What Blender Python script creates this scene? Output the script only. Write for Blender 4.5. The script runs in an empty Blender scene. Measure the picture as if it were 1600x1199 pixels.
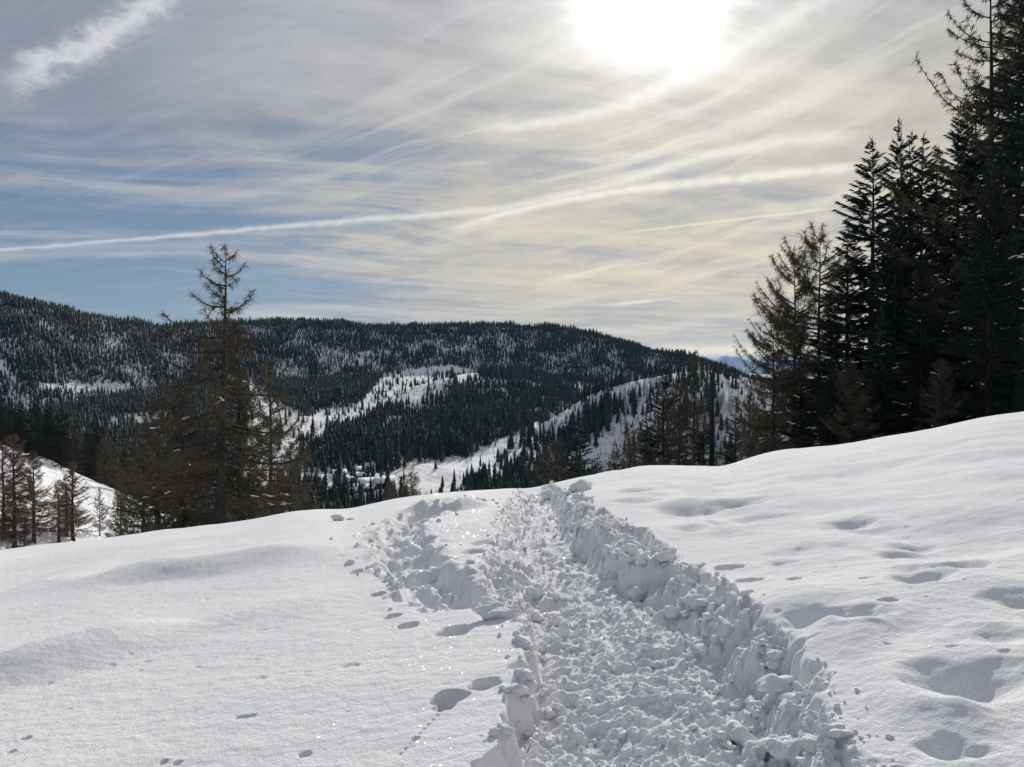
import bpy, math, random
import numpy as np
from mathutils import Vector, Matrix

# ------------------------------------------------------------------ camera, sky, sun, exposure
sc = bpy.context.scene
C = sc.collection
F = 1250.0                       # focal length in pixels of the 1600 px wide photograph
PITCH = math.radians(-0.9)
HY = 599.5 + F * math.tan(PITCH)   # horizon row
cam = bpy.data.cameras.new('camera'); co = bpy.data.objects.new('camera', cam); C.objects.link(co)
cam.sensor_width = 36; cam.lens = 36 * F / 1600; cam.clip_start = .05; cam.clip_end = 150000
co.location = (0, 0, 0); co.rotation_euler = (math.pi / 2 + PITCH, 0, 0)
sc.camera = co
SUN_AZ, SUN_EL = math.radians(10.3), math.radians(25.7)
SUN = Vector((math.sin(SUN_AZ) * math.cos(SUN_EL), math.cos(SUN_AZ) * math.cos(SUN_EL), math.sin(SUN_EL)))
sl = bpy.data.lights.new('sun', 'SUN'); sl.energy = 3.8; sl.angle = math.radians(.55); sl.color = (1, .95, .87)
so = bpy.data.objects.new('sun', sl); C.objects.link(so); so.rotation_euler = SUN.to_track_quat('Z', 'Y').to_euler()
sc.view_settings.view_transform = 'Standard'; sc.view_settings.look = 'None'
sc.view_settings.gamma = 1; sc.view_settings.exposure = 0.0; sc.view_settings.use_curve_mapping = False
sc.render.engine = 'CYCLES'
sc.cycles.use_denoising = True
sc.cycles.max_bounces = 6; sc.cycles.diffuse_bounces = 3; sc.cycles.transparent_max_bounces = 8; sc.cycles.volume_bounces = 0


class NT:
    """small helper for writing node trees as expressions"""
    def __init__(s, tree): s.t = tree; s.n = tree.nodes; s.l = tree.links
    def node(s, typ, **kw):
        n = s.n.new(typ)
        for k, v in kw.items(): setattr(n, k, v)
        return n
    def put(s, sock, v):
        if hasattr(v, 'is_output') or isinstance(v, bpy.types.NodeSocket): s.l.new(v, sock)
        elif v is not None: sock.default_value = v
    def m(s, op, a, b=None, c=None, clamp=False):
        n = s.node('ShaderNodeMath', operation=op, use_clamp=clamp)
        s.put(n.inputs[0], a)
        if b is not None: s.put(n.inputs[1], b)
        if c is not None: s.put(n.inputs[2], c)
        return n.outputs[0]
    def add(s, a, b): return s.m('ADD', a, b)
    def sub(s, a, b): return s.m('SUBTRACT', a, b)
    def mul(s, a, b): return s.m('MULTIPLY', a, b)
    def div(s, a, b): return s.m('DIVIDE', a, b)
    def smooth(s, v, lo, hi, a=0.0, b=1.0):
        n = s.node('ShaderNodeMapRange', interpolation_type='SMOOTHSTEP')
        s.put(n.inputs[0], v); s.put(n.inputs[1], lo); s.put(n.inputs[2], hi); s.put(n.inputs[3], a); s.put(n.inputs[4], b)
        return n.outputs[0]
    def gauss(s, v, c, w):      # exp(-((v-c)/w)^2)
        d = s.div(s.sub(v, c), w); return s.m('EXPONENT', s.mul(s.mul(d, d), -1.0))
    def mix(s, f, a, b, typ='MIX'):
        n = s.node('ShaderNodeMix', data_type='RGBA', blend_type=typ)
        s.put(n.inputs[0], f)
        s.put(n.inputs[6], a if not isinstance(a, tuple) else (*a, 1)[:4]); s.put(n.inputs[7], b if not isinstance(b, tuple) else (*b, 1)[:4])
        return n.outputs[2]
    def scale(s, col, f):
        n = s.node('ShaderNodeVectorMath', operation='SCALE'); s.put(n.inputs[0], col); s.put(n.inputs['Scale'], f); return n.outputs[0]
    def xyz(s, x, y, z):
        n = s.node('ShaderNodeCombineXYZ'); s.put(n.inputs[0], x); s.put(n.inputs[1], y); s.put(n.inputs[2], z); return n.outputs[0]
    def noise(s, vec, scale, detail=4, rough=.5, dist=0.0, col=False):
        n = s.node('ShaderNodeTexNoise'); s.put(n.inputs['Vector'], vec); s.put(n.inputs['Scale'], scale)
        s.put(n.inputs['Detail'], detail); s.put(n.inputs['Roughness'], rough); s.put(n.inputs['Distortion'], dist)
        return n.outputs['Color' if col else 'Fac']


def build_world():
    w = bpy.data.worlds.new('World'); sc.world = w; w.use_nodes = True
    t = NT(w.node_tree); w.node_tree.nodes.clear()
    tc = t.node('ShaderNodeTexCoord'); sep = t.node('ShaderNodeSeparateXYZ'); t.l.new(tc.outputs['Generated'], sep.inputs[0])
    X, Y, Z = sep.outputs
    az = t.m('ARCTAN2', X, Y); el = t.m('ARCSINE', Z)
    azd = t.mul(az, 57.2958); eld = t.mul(el, 57.2958)
    # angle to the sun
    dt = t.node('ShaderNodeVectorMath', operation='DOT_PRODUCT'); t.l.new(tc.outputs['Generated'], dt.inputs[0]); dt.inputs[1].default_value = SUN
    gam = t.mul(t.m('ARCCOSINE', t.m('MINIMUM', dt.outputs['Value'], .999999)), 57.2958)
    # the high cloud deck: a plane above, streaks run along one compass direction
    zc = t.add(t.m('MAXIMUM', Z, 0.0), .055)
    PX = t.div(X, zc); PY = t.div(Y, zc)
    ca, sa = math.cos(math.radians(18)), math.sin(math.radians(18))
    al = t.add(t.mul(PX, ca), t.mul(PY, sa)); ac = t.sub(t.mul(PY, ca), t.mul(PX, sa))
    warp = t.noise(t.xyz(al, ac, 0.0), .35, 2, .5)
    ac2 = t.add(ac, t.mul(t.sub(warp, .5), 1.6))
    st = t.noise(t.xyz(t.mul(al, .22), ac2, 3.3), .85, 7, .55, .5)        # broad streaks
    st2 = t.noise(t.xyz(t.mul(al, .45), t.mul(ac2, 1.8), 8.1), 1.6, 8, .62, .6)      # fine streaks
    pf = t.noise(t.xyz(al, ac2, 1.7), 2.6, 7, .62, .3)       # puffs
    up = t.smooth(eld, 9.0, 24.0)
    tex = t.add(t.add(t.mul(st, .48), t.mul(st2, .34)), t.mul(pf, .18))       # around .5
    tex = t.smooth(tex, .33, .67)
    # cover: clear gaps low on the left, overcast to the right and above
    left = t.smooth(azd, 6.0, -26.0)
    low = t.mul(t.smooth(eld, 17.0, 9.0), 1.0)
    cover = t.add(.98, t.mul(t.mul(left, low), -.55))
    cover = t.add(cover, t.mul(t.mul(left, t.smooth(eld, 24.0, 12.0)), -.10))
    band = t.mul(t.gauss(eld, 4.6, .9), t.smooth(azd, -8.0, -14.0))
    cover = t.sub(cover, t.mul(band, .25))
    fade = t.smooth(gam, 25., 70.)
    cov = t.smooth(t.add(cover, t.mul(t.sub(tex, .5), .9)), .15, .95)
    hz = t.mul(t.smooth(eld, 3.6, 1.2), t.smooth(azd, -3.0, -12.0))
    cov = t.m('MAXIMUM', cov, t.mul(hz, .85))
    # clear sky
    sky = t.node('ShaderNodeTexSky', sky_type='NISHITA', sun_disc=False, sun_elevation=SUN_EL, sun_rotation=SUN_AZ, altitude=1700, air_density=1.0, dust_density=.6, ozone_density=2.0)
    skyc = t.mix(.4, t.scale(sky.outputs[0], .5), (1.9, 2.7, 3.7))
    # cloud radiance (in units of the 0.1 background)
    warm = t.m('MULTIPLY', t.smooth(azd, -30.0, 10.0), t.smooth(eld, 34.0, 5.0), clamp=True)
    colA = t.mix(warm, (4.8, 4.95, 5.35), (8.0, 7.0, 5.0))
    colD = t.mix(warm, (2.4, 2.7, 3.4), (5.0, 4.65, 4.15))
    shade = t.smooth(t.add(t.mul(st, .45), t.add(t.mul(st2, .22), t.mul(pf, .33))), .36, .64)
    ucl = t.mul(t.mul(t.smooth(azd, -12.0, -30.0), t.smooth(eld, 12.0, 17.0)), .85)
    shade = t.m('MULTIPLY', shade, t.sub(1.0, ucl))
    cloud = t.mix(shade, colD, colA)
    body = t.mix(cov, skyc, cloud)
    # thin cirrus threads fanning out from low on the left
    fx = t.add(azd, 56.0); fy = t.sub(eld, t.add(1.5, t.mul(t.mul(fx, fx), .0011)))
    phi = t.mul(t.m('ARCTAN2', fy, fx), 57.2958); rr = t.m('SQRT', t.add(t.mul(fx, fx), t.mul(fy, fy)))
    fw = t.noise(t.xyz(t.mul(rr, .05), t.mul(phi, .12), 4.0), 1.0, 3, .5)
    phi = t.add(phi, t.mul(t.sub(fw, .5), 5.0))
    fwin = t.smooth(t.add(azd, t.mul(t.sub(16.0, eld), .6)), -20.0, 2.0, .25, 1.0)
    f1 = t.noise(t.xyz(t.mul(rr, .035), t.mul(phi, .42), 9.0), 1.0, 8, .6, .15)
    f2 = t.noise(t.xyz(t.mul(rr, .09), t.mul(phi, 1.3), 19.0), 1.0, 6, .6, .3)
    fr = t.add(t.mul(f1, .65), t.mul(f2, .35))
    body = t.mix(t.mul(t.mul(fwin, t.smooth(fr, .50, .64)), t.smooth(eld, 28.0, 17.0, .42, .62)), body, t.mix(warm, (5.8, 5.9, 6.3), (8.6, 7.8, 5.9)))
    body = t.mix(t.mul(t.mul(fwin, t.smooth(fr, .49, .36)), .42), body, t.scale(body, .72))
    # contrails: centre line elevation as a curve over azimuth
    def trail(pts, w0, w1, amp, a0, a1, curl=.25, seed=0.0):
        fc = t.node('ShaderNodeFloatCurve'); cv = fc.mapping.curves[0]
        for i, (a, e) in enumerate(pts):
            px, py = (a + 40) / 80, e / 40
            if i < 2: cv.points[i].location = (px, py)
            else: cv.points.new(px, py)
        fc.mapping.update()
        t.l.new(t.div(t.add(azd, 40.0), 80.0), fc.inputs['Value'])
        ce = t.mul(fc.outputs[0], 40.0)
        n = t.noise(t.xyz(t.mul(azd, .5), t.mul(eld, .8), seed), 1.6, 5, .6)
        ce = t.add(ce, t.mul(t.sub(n, .5), curl))
        wd = t.smooth(azd, a0, a1, w0, w1)
        g = t.gauss(eld, ce, wd)
        win = t.mul(t.smooth(azd, a0 - .5, a0 + 3), t.smooth(azd, a1, a1 - 3))
        n2 = t.noise(t.xyz(azd, t.mul(eld, 1.2), seed + 5), 1.1, 4, .6)
        return t.mul(t.mul(g, win), t.mul(t.smooth(n2, .2, .6, .55, 1.0), amp))
    def P(px, py): return (math.degrees(math.atan((px - 800) / F)), math.degrees(math.atan((HY - py) / F * math.cos(math.atan((px - 800) / F)))))
    tr = [trail([P(-60, 396), P(200, 376), P(500, 350), P(830, 318), P(950, 290), P(1170, 232), P(1330, 215)], .09, .42, .7, -36, 24, .35, 1.),
          trail([P(700, 362), P(830, 325), P(950, 303), P(1120, 284), P(1335, 262)], .25, .35, .9, -5, 25, .3, 2.),
          trail([P(970, 365), P(1140, 345), P(1300, 327)], .06, .09, .6, 7, 23, .05, 3.),
          trail([P(940, 478), P(1000, 472), P(1062, 464)], .14, .08, .9, 6, 12.5, .1, 4.),
          trail([P(700, 205), P(900, 185), P(1000, 155), P(1100, 105), P(1260, 15)], .35, .9, .7, -3, 24, .8, 5.),
          trail([P(60, 110), P(150, 70), P(230, 20), P(300, -30)], .9, 1.0, .8, -33, -20, 3.2, 6.),
          trail([P(780, 448), P(860, 438), P(930, 424), P(980, 410)], .22, .14, .6, 1.5, 9, .3, 7.),
          trail([P(900, 252), P(1040, 236), P(1240, 165), P(1380, 100)], .3, .8, .4, 3, 26, .8, 8.),
          ]
    tot = tr[0]
    for q in tr[1:]: tot = t.m('MAXIMUM', tot, q)
    # bright cloud bar low over the far mountains, and the pale bars low on the left
    bar = t.mul(t.mul(t.gauss(t.add(eld, t.mul(t.sub(pf, .5), .5)), 1.35, .42), t.smooth(azd, 8.5, 12.0)), t.smooth(azd, 40.0, 20.0))
    bar2 = t.mul(t.gauss(eld, t.add(3.9, t.mul(t.add(azd, 18.), -.05)), .35), t.mul(t.smooth(azd, -11.0, -15.0), t.smooth(azd, -24., -16.)))
    warmw = t.mix(warm, (7.0, 7.0, 7.2), (9.3, 8.7, 7.2))
    body = t.mix(t.m('MINIMUM', t.mul(tot, 1.15), 1.0), body, warmw)
    body = t.mix(t.m('MINIMUM', bar, 1.0), body, (15.0, 12.0, 7.0))
    body = t.mix(t.m('MULTIPLY', bar2, .8, clamp=True), body, (6.6, 6.4, 6.0))
    # scattered glow round the sun in the thin cloud, broken by it
    gz = t.add(t.mul(gam, t.add(.90, t.mul(t.sub(1.0, tex), .35))), 0.0)
    glow = t.add(t.mul(t.m('EXPONENT', t.mul(t.m('POWER', t.div(gz, 3.1), 2.0), -1.0)), 60.0), t.add(t.mul(t.m('EXPONENT', t.mul(gz, -1 / 4.4)), 10.5), t.mul(t.m('EXPONENT', t.mul(gam, -1 / 12.0)), 1.3)))
    body = t.mix(1.0, body, t.scale(t.xyz(1.0, .97, .90), glow), 'ADD')
    bg = t.node('ShaderNodeBackground'); t.l.new(body, bg.inputs[0]); bg.inputs[1].default_value = .1
    out = t.node('ShaderNodeOutputWorld'); t.l.new(bg.outputs[0], out.inputs[0])
build_world()

# ------------------------------------------------------------------ numpy noise
def _h(ix, iy, seed):
    n = (ix.astype(np.int64) * 374761393 + iy.astype(np.int64) * 668265263 + seed * 1442695041) & 0xffffffff
    n = ((n ^ (n >> 13)) * 1274126177) & 0xffffffff
    n = ((n ^ (n >> 16)) * 2246822519) & 0xffffffff
    return ((n ^ (n >> 15)) & 0xffffff) / float(0xffffff)
def perlin(x, y, seed=0):
    x0 = np.floor(x); y0 = np.floor(y); fx = x - x0; fy = y - y0
    u = fx * fx * fx * (fx * (fx * 6 - 15) + 10); v = fy * fy * fy * (fy * (fy * 6 - 15) + 10)
    def g(i, j):
        a = _h(x0 + i, y0 + j, seed) * 6.2831853
        return np.cos(a) * (fx - i) + np.sin(a) * (fy - j)
    a = g(0, 0); b = g(1, 0); c = g(0, 1); d = g(1, 1)
    return 1.5 * (a + (b - a) * u + (c - a) * v + (a - b - c + d) * u * v)
def fbm(x, y, o=4, seed=0, gain=.5):
    s = 0; a = 1; 
    for k in range(o):
        s = s + a * perlin(x, y, seed + k * 17); x = x * 2.03 + 7.1; y = y * 2.03 - 3.3; a *= gain
    return s
def lumps(x, y, size, seed=0, rmin=.3, rmax=.85, prob=1.0):
    """union of half-sunk balls, in metres"""
    X = x / size; Y = y / size; x0 = np.floor(X); y0 = np.floor(Y); out = np.zeros_like(X)
    for i in (-1, 0, 1):
        for j in (-1, 0, 1):
            cx, cy = x0 + i, y0 + j
            px = cx + _h(cx, cy, seed); py = cy + _h(cx, cy, seed + 5)
            r = rmin + (rmax - rmin) * _h(cx, cy, seed + 9) ** 1.5
            on = _h(cx, cy, seed + 13) < prob
            d2 = (X - px) ** 2 + (Y - py) ** 2
            out = np.maximum(out, np.where(on, r * np.sqrt(np.maximum(0, 1 - d2 / (r * r))), 0))
    return out * size
def sstep(a, b, x):
    t = np.clip((x - a) / (b - a), 0, 1); return t * t * (3 - 2 * t)

# ------------------------------------------------------------------ terrain
def uv(px, py):
    return ((px - 800) / F, (HY - py) / F)
EYE, YC = 1.45, 20.0
BB = EYE / YC ** 2
_crest = [(-900, 900), (-400, 890), (-200, 880), (0, 864), (60, 857), (130, 847), (200, 838), (280, 828), (345, 820), (400, 811), (450, 801), (500, 797), (545, 797), (580, 789), (620, 780), (680, 772), (760, 767), (830, 765), (880, 753), (930, 741),
          (1000, 728), (1050, 727), (1090, 729), (1130, 730), (1170, 717), (1220, 705), (1300, 700), (1350, 691), (1400, 681), (1450, 672), (1500, 661), (1550, 651), (1600, 644), (1700, 630), (2000, 600), (2500, 590)]
_ug = np.linspace(-1.5, 1.5, 1501)
_cg = np.interp(_ug, [uv(p, q)[0] for p, q in _crest], [-uv(p, q)[1] for p, q in _crest]) - 2 * math.sqrt(BB * EYE)
_k = np.exp(-np.linspace(-3, 3, 31) ** 2 / 2); _k /= _k.sum()
_cg = np.convolve(np.pad(_cg, 15, 'edge'), _k, 'valid')
_k2 = np.exp(-np.linspace(-3, 3, 301) ** 2 / 2); _k2 /= _k2.sum()
_cs = np.convolve(np.pad(_cg, 150, 'edge'), _k2, 'valid')
def A_of(u, y=None):
    a = np.interp(u, _ug, _cg)
    if y is None: return a
    k = sstep(3.0, 15.0, y); return k * a + (1 - k) * np.interp(u, _ug, _cs)
def ground_of(px, py):
    """the point of the undisturbed snow that is seen in a pixel"""
    u, v = uv(px, py); y = 8.0
    for _ in range(12):
        a = float(A_of(u, y)); q = max((a + v) ** 2 - 4 * BB * EYE, 0)
        y = (-(a + v) - math.sqrt(q)) / (2 * BB)
    return u * y, y
def base(x, y):
    Y = np.sqrt(np.maximum(y, 0) ** 2 + 1.0); u = x / np.maximum(Y, 2.0)
    a = A_of(u, y); z = -EYE - a * np.maximum(y, 0) - BB * np.minimum(np.maximum(y, 0), 60) ** 2
    z = z - np.maximum(y - 60, 0) * (2 * BB * 60)
    z = z - np.minimum(y, 0) * .02
    s = np.clip((30 - y) / 10, 0, 1)
    return z + s * (.07 * fbm(x / 5.0, y / 4.0, 2, 5) + .018 * fbm(x / 1.2, y / 1.2, 2, 9))

def tab(pairs): return [uv(p, q)[0] for p, q in pairs], [uv(p, q)[1] for p, q in pairs]
RB = tab([(-900, 470), (-300, 440), (0, 466), (60, 478), (130, 494), (200, 505), (250, 514), (300, 512), (350, 508), (400, 507), (470, 505), (500, 507), (518, 505), (540, 507), (560, 511), (600, 512), (700, 511), (780, 510), (850, 511), (900, 518), (950, 531), (1000, 545), (1050, 556), (1100, 566), (1150, 583), (1200, 600), (1300, 630), (1600, 700), (2500, 900)])
RBY = ([-1.2, -.6, -.4, -.2, 0, .24, .5, 1.2], [1400, 1500, 1700, 1900, 2000, 1800, 1500, 1400])
RC = tab([(300, 900), (560, 800), (620, 772), (700, 745), (760, 718), (820, 684), (870, 650), (920, 620), (980, 599), (1030, 589), (1075, 582), (1100, 577), (1130, 581), (1160, 592), (1180, 601), (1210, 614), (1300, 640), (1600, 700), (2500, 900)])
RCY = ([-.3, -.1, .06, .24, .4, 1.2], [800, 850, 980, 920, 900, 900])
RD = tab([(200, 900), (400, 790), (430, 755), (450, 730), (480, 705), (520, 675), (560, 652), (600, 630), (640, 609), (700, 588), (740, 582), (800, 588), (900, 598), (1000, 620), (1200, 680), (2500, 900)])
RDY = ([-.4, -.26, -.05, .1, 1.2], [950, 1050, 1350, 1400, 1400])
RF = tab([(-900, 600), (-300, 660), (-100, 680), (0, 699), (60, 716), (120, 744), (200, 778), (250, 800), (320, 850), (400, 920), (500, 1000), (2500, 1500)])
def hill(u, y, tabv, Yt, sf, sb, w):
    Yr = np.interp(u, *Yt); v = np.interp(u, *tabv); d = y - Yr
    return v * Yr - np.where(d < 0, sf, sb) * (np.sqrt(d * d + w * w) - w)
def far_z(x, y):
    u = x / np.maximum(y, 1.0)
    zN = base(x, y)
    rough = np.clip((y - 70) / 200, 0, 1)
    n = rough * (5.5 * fbm(x / 150, y / 150, 4, 31) + 1.2 * fbm(x / 22, y / 22, 3, 77))
    fl = -102 + .085 * (y - 600) - 170 * np.clip(u - .02, 0, .6) - 40 * np.clip(-.36 - u, 0, 1)
    fl = np.minimum(fl, 0)
    zB = hill(u, y, RB, RBY, .66, .5, 70)
    zC = hill(u, y, RC, RCY, .50, .5, 38)
    zD = hill(u, y, RD, RDY, .27, .45, 30)
    far = np.maximum(np.maximum(fl, zB), np.maximum(zC, zD))
    far = np.where(y > 2300, np.minimum(far, fl - (y - 2300) * .35), far)
    far = np.maximum(far, -380 + 0 * y) + n
    zF = hill(u, y, RF, ([-1.5, 1.5], [165, 165]), .17, .30, 14) + 1.2 * rough * fbm(x / 12, y / 12, 3, 3) + .8 * np.clip((y - 60) / 60, 0, 1) * fbm(x / 25, y / 25, 2, 4)
    return np.maximum(np.maximum(zN, zF), far)

# ---- trampled path and other marks in the foreground snow
def curve_xy(pts):
    g = sorted((ground_of(*p)[::-1] for p in pts)); return [q[0] for q in g], [q[1] for q in g]
FLL = curve_xy([(842, 768), (838, 775), (826, 800), (826, 830), (838, 860), (850, 900), (852, 950), (838, 1000), (826, 1050), (822, 1100), (815, 1199), (800, 1330)])
FLR = curve_xy([(860, 768), (858, 775), (868, 800), (888, 830), (915, 862), (985, 900), (1045, 950), (1090, 1000), (1128, 1050), (1150, 1100), (1210, 1199), (1290, 1330)])
OUL = curve_xy([(806, 768), (800, 775), (778, 800), (764, 830), (758, 870), (752, 905), (752, 930), (812, 985), (806, 1030), (800, 1080), (780, 1130), (762, 1199), (730, 1330)])
OUR = curve_xy([(872, 763), (888, 769), (925, 790), (975, 815), (1040, 850), (1110, 890), (1165, 935), (1215, 990), (1262, 1045), (1310, 1100), (1390, 1199), (1480, 1330)])
TRL = curve_xy([(712, 792), (662, 806), (628, 825), (624, 845), (638, 870), (655, 892), (682, 912), (712, 928), (752, 948)])
PITS = [  # px, py, radius m, depth m, sharpness
    (1109, 757, .50, .13, 1), (1150, 787, .42, .17, 1), (1070, 794, .50, .14, 1), (992, 771, .40, .10, 1), (997, 785, .40, .10, 1), (1194, 802, .45, .10, 1), (1050, 735, .5, .06, 1),
    (1142, 818, .32, .09, 1), (1080, 828, .28, .08, 1), (1226, 873, .20, .10, 1), (1331, 813, .30, .12, 1), (1365, 822, .3, .05, 1), (1421, 840, .30, .13, 1), (1406, 860, .26, .11, 1),
    (1502, 886, .26, .19, 1), (1448, 918, .28, .14, 1), (1430, 900, .22, .06, 1), (1272, 985, .22, .15, 1), (1337, 985, .24, .19, 1), (1505, 1075, .35, .20, 1), (1567, 1004, .25, .10, 1),
    (1596, 940, .26, .10, 1), (1172, 908, .16, .13, 1.5), (1141, 882, .18, .12, 1.5), (1290, 1173, .0, .0, 1), (1490, 1172, .14, .07, 1), (1540, 1172, .08, .04, 1), (1250, 860, .4, .05, 1), (1300, 770, .6, .03, 1),
    (703, 1092, .085, .17, 5), (694, 1106, .05, .15, 4), (757, 1072, .075, .055, 5), (590, 927, .06, .07, 4), (555, 895, .07, .04, 3), (575, 862, .07, .04, 3), (612, 960, .06, .06, 4), (636, 976, .07, .05, 4),
    (710, 986, .11, .07, 3), (680, 945, .13, .06, 3), (640, 930, .12, .05, 3), (575, 838, .12, .05, 3), (668, 843, .10, .07, 3), (680, 858, .08, .08, 3), (700, 900, .12, .09, 3), (748, 936, .17, .30, 3), (722, 926, .10, .15, 3), (860, 904, .13, .22, 3),
    (775, 885, .16, .07, 3), (740, 862, .12, .05, 3), (755, 848, .14, .04, 3), (1390, 963, .045, .03, 4), (1243, 905, .05, .02, 4), (1355, 918, .04, .015, 4), (320, 936, .03, .015, 4),
    (305, 1042, .022, .018, 4), (240, 991, .022, .015, 4), (35, 1163, .025, .018, 4), (12, 1186, .022, .018, 4), (474, 1175, .028, .018, 4), (252, 1194, .02, .014, 4), (273, 1195, .02, .014, 4), (405, 1061, .03, .01, 4), (545, 1044, .05, .014, 4),
]
BANKS = [  # elongated steps that fall towards the viewer: pixel ends, width m, height m
    ((30, 925), (600, 868), .55, .14), ((-160, 1110), (330, 975), .42, .16), ((330, 960), (540, 957), .5, .035), ((260, 985), (420, 975), .4, .03), ((1180, 850), (1330, 862), .4, .05), ((1010, 815), (1120, 838), .4, .05),
    ((1230, 1010), (1400, 1030), .3, .07), ((1330, 870), (1600, 985), .5, .10), ((1380, 1150), (1600, 1130), .2, .05), ((-20, 930), (150, 905), .8, .05), ((600, 812), (790, 792), .45, .20), ((915, 742), (1000, 741), .18, .05), ((1160, 940), (1260, 985), .25, .09)]
def seg_d(x, y, p, q):
    dx, dy = q[0] - p[0], q[1] - p[1]; L2 = dx * dx + dy * dy
    t = np.clip(((x - p[0]) * dx + (y - p[1]) * dy) / L2, 0, 1)
    return t, (x - p[0] - t * dx), (y - p[1] - t * dy)
def fine_z(x, y):
    z = base(x, y)
    # smooth-snow features
    for px, py, r, dep, sh in PITS:
        if r == 0: continue
        cx, cy = ground_of(px, py)
        if sh <= 2: r *= .64 * (.85 if cy < 6 else 1); dep *= .68 * (.75 if cy < 6 else 1)
        m = (np.abs(x - cx) < 3.2 * r) & (np.abs(y - cy) < 3.2 * r)
        xx, yy = x[m] - cx, (y[m] - cy) * (1.3 if sh <= 2 else 1.0)
        wob = 1 + .22 * perlin(xx / r * 1.1 + px, yy / r * 1.1, 3)
        d = np.sqrt(xx * xx + yy * yy) / (r * wob)
        if sh <= 1: prof = np.exp(-d * d * 1.2) * (1.0) + .0
        else: prof = 1 - sstep(1 - .9 / sh, 1 + .5 / sh, d) ; prof = prof * (1 - .25 * np.exp(-d * d * 3))
        rim = .10 * np.exp(-((d - 1.5) / .45) ** 2)
        z[m] -= dep * (prof - (rim if sh <= 2 else .0))
    for p, q, w, hgt in BANKS:
        P0, Q0 = ground_of(*p), ground_of(*q)
        m = (y > min(P0[1], Q0[1]) - 3 * w) & (y < max(P0[1], Q0[1]) + 6 * w)
        xx = x[m]; yy = y[m] + .25 * w * perlin(xx / (1.4 * w), y[m] / (2 * w), 91)
        t, ex, ey = seg_d(xx, yy, P0, Q0)
        e = np.exp(-np.maximum(np.abs(ex) - .2 * w, 0) ** 2 / (w * w * 2)) * sstep(0, .4, t) * sstep(0, .4, 1 - t)
        s = ey / w
        z[m] += hgt * e * (sstep(-.7, .5, s) * np.exp(-np.maximum(s - .5, 0) / 1.9))
    # hummocks right of the path, faint wind relief everywhere
    rt = np.interp(y, *OUR); kx = sstep(.1, .9, x - rt) * sstep(17, 10, y)
    z += kx * (.060 * fbm(x * .80 + 3, y * .70, 2, 402) + .016 * np.minimum(0, fbm(x * 2.2, y * 2.0, 2, 403)))
    z += sstep(16, 10, y) * (.004 * fbm(x * 5, y * 7, 3, 404))
    # tiny dents and specks
    near = y < 14
    xs, ys = x[near], y[near]
    dn = lumps(xs + .05 * perlin(xs * 9, ys * 9, 5), ys * 1.6, .34, 211, .04, .10, .38)
    z[near] -= dn * .34
    z[near] += lumps(xs, ys, .15, 221, .03, .07, .12) * .6
    z[near] += .0022 * fbm(xs * 14, ys * 18, 3, 12)
    # line left by a rolling lump, from the hole down to the left
    P0, Q0 = ground_of(690, 1112), ground_of(622, 1178)
    t, ex, ey = seg_d(xs, ys, P0, Q0); d = np.hypot(ex, ey)
    z[near] -= .010 * np.exp(-(d / .008) ** 2) * (.6 + .4 * np.sign(np.sin(t * 60)))
    # path zones
    xl, xr = np.interp(y, *FLL), np.interp(y, *FLR); ol, orr = np.interp(y, *OUL), np.interp(y, *OUR)
    wx = x + .09 * fbm(x * 2.2, y * 2.2, 3, 41) + .035 * fbm(x * 9, y * 9, 2, 43)
    sel = (x > ol - 1.0) & (x < orr + 1.0) & (y < 24)
    X, Yv = x[sel], y[sel]; W = wx[sel]; XL, XR, OL, OR = xl[sel], xr[sel], ol[sel], orr[sel]
    jx = X + .03 * perlin(X * 12, Yv * 12, 61); jy = Yv + .03 * perlin(X * 12 + 9, Yv * 12, 62)
    wgt = sstep(-.25, .25, perlin(X * 1.3, Yv * 1.3, 71))
    cl = np.maximum(lumps(jx, jy, .30, 301, .2, .62, .75), lumps(jx, jy, .16, 302, .25, .7, .8))
    cs = lumps(jx, jy, .075, 303, .25, .75, .85)
    ct = lumps(jx, jy, .036, 304, .25, .8, .9)
    crag = np.abs(fbm(jx * 5, jy * 5, 5, 305, .65)); gr = fbm(X * 26, Yv * 26, 3, 306, .6)
    depth = .225 - .05 * sstep(12, 20, Yv)
    # left bank: a ragged wall at the outer edge close by, a broad slope of crumbs beyond
    tl = np.clip((W - OL) / np.maximum(XL - OL, .12), 0, 1)
    wallL = sstep(0, .10, W - OL) * np.where(Yv < 6.5, .55, .30)
    hl = -depth * np.clip(wallL + (1 - wallL) * sstep(.25, 1.0, tl), 0, 1)
    hl += sstep(0, .05, W - OL) * (1 - sstep(.8, 1.2, tl)) * (cl * .34 + cs * .42 + ct * .4 + .05 * crag + .012 * gr - .035)
    # right bank
    tr = np.clip((OR - W) / np.maximum(OR - XR, .15), 0, 1)
    nearb = sstep(6.5, 4.0, Yv); face = sstep(.0, .16 + .1 * wgt + .26 * nearb, W - XR - .02)
    hr = -depth * (1 - face) + sstep(.0, .10, W - XR) * (1 - sstep(.86, 1.0, 1 - tr)) * (cl * (.42 + .2 * wgt) + cs * .38 + ct * .35 + .055 * crag + .010 * gr - .085 + .03 * nearb - .10 * sstep(.45, .8, 1 - tr) * wgt)
    hr += .05 * face * np.exp(-((1 - tr - .55) / .35) ** 2)
    # floor
    tread = fbm(X * 5, Yv * 16, 3, 88)
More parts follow.
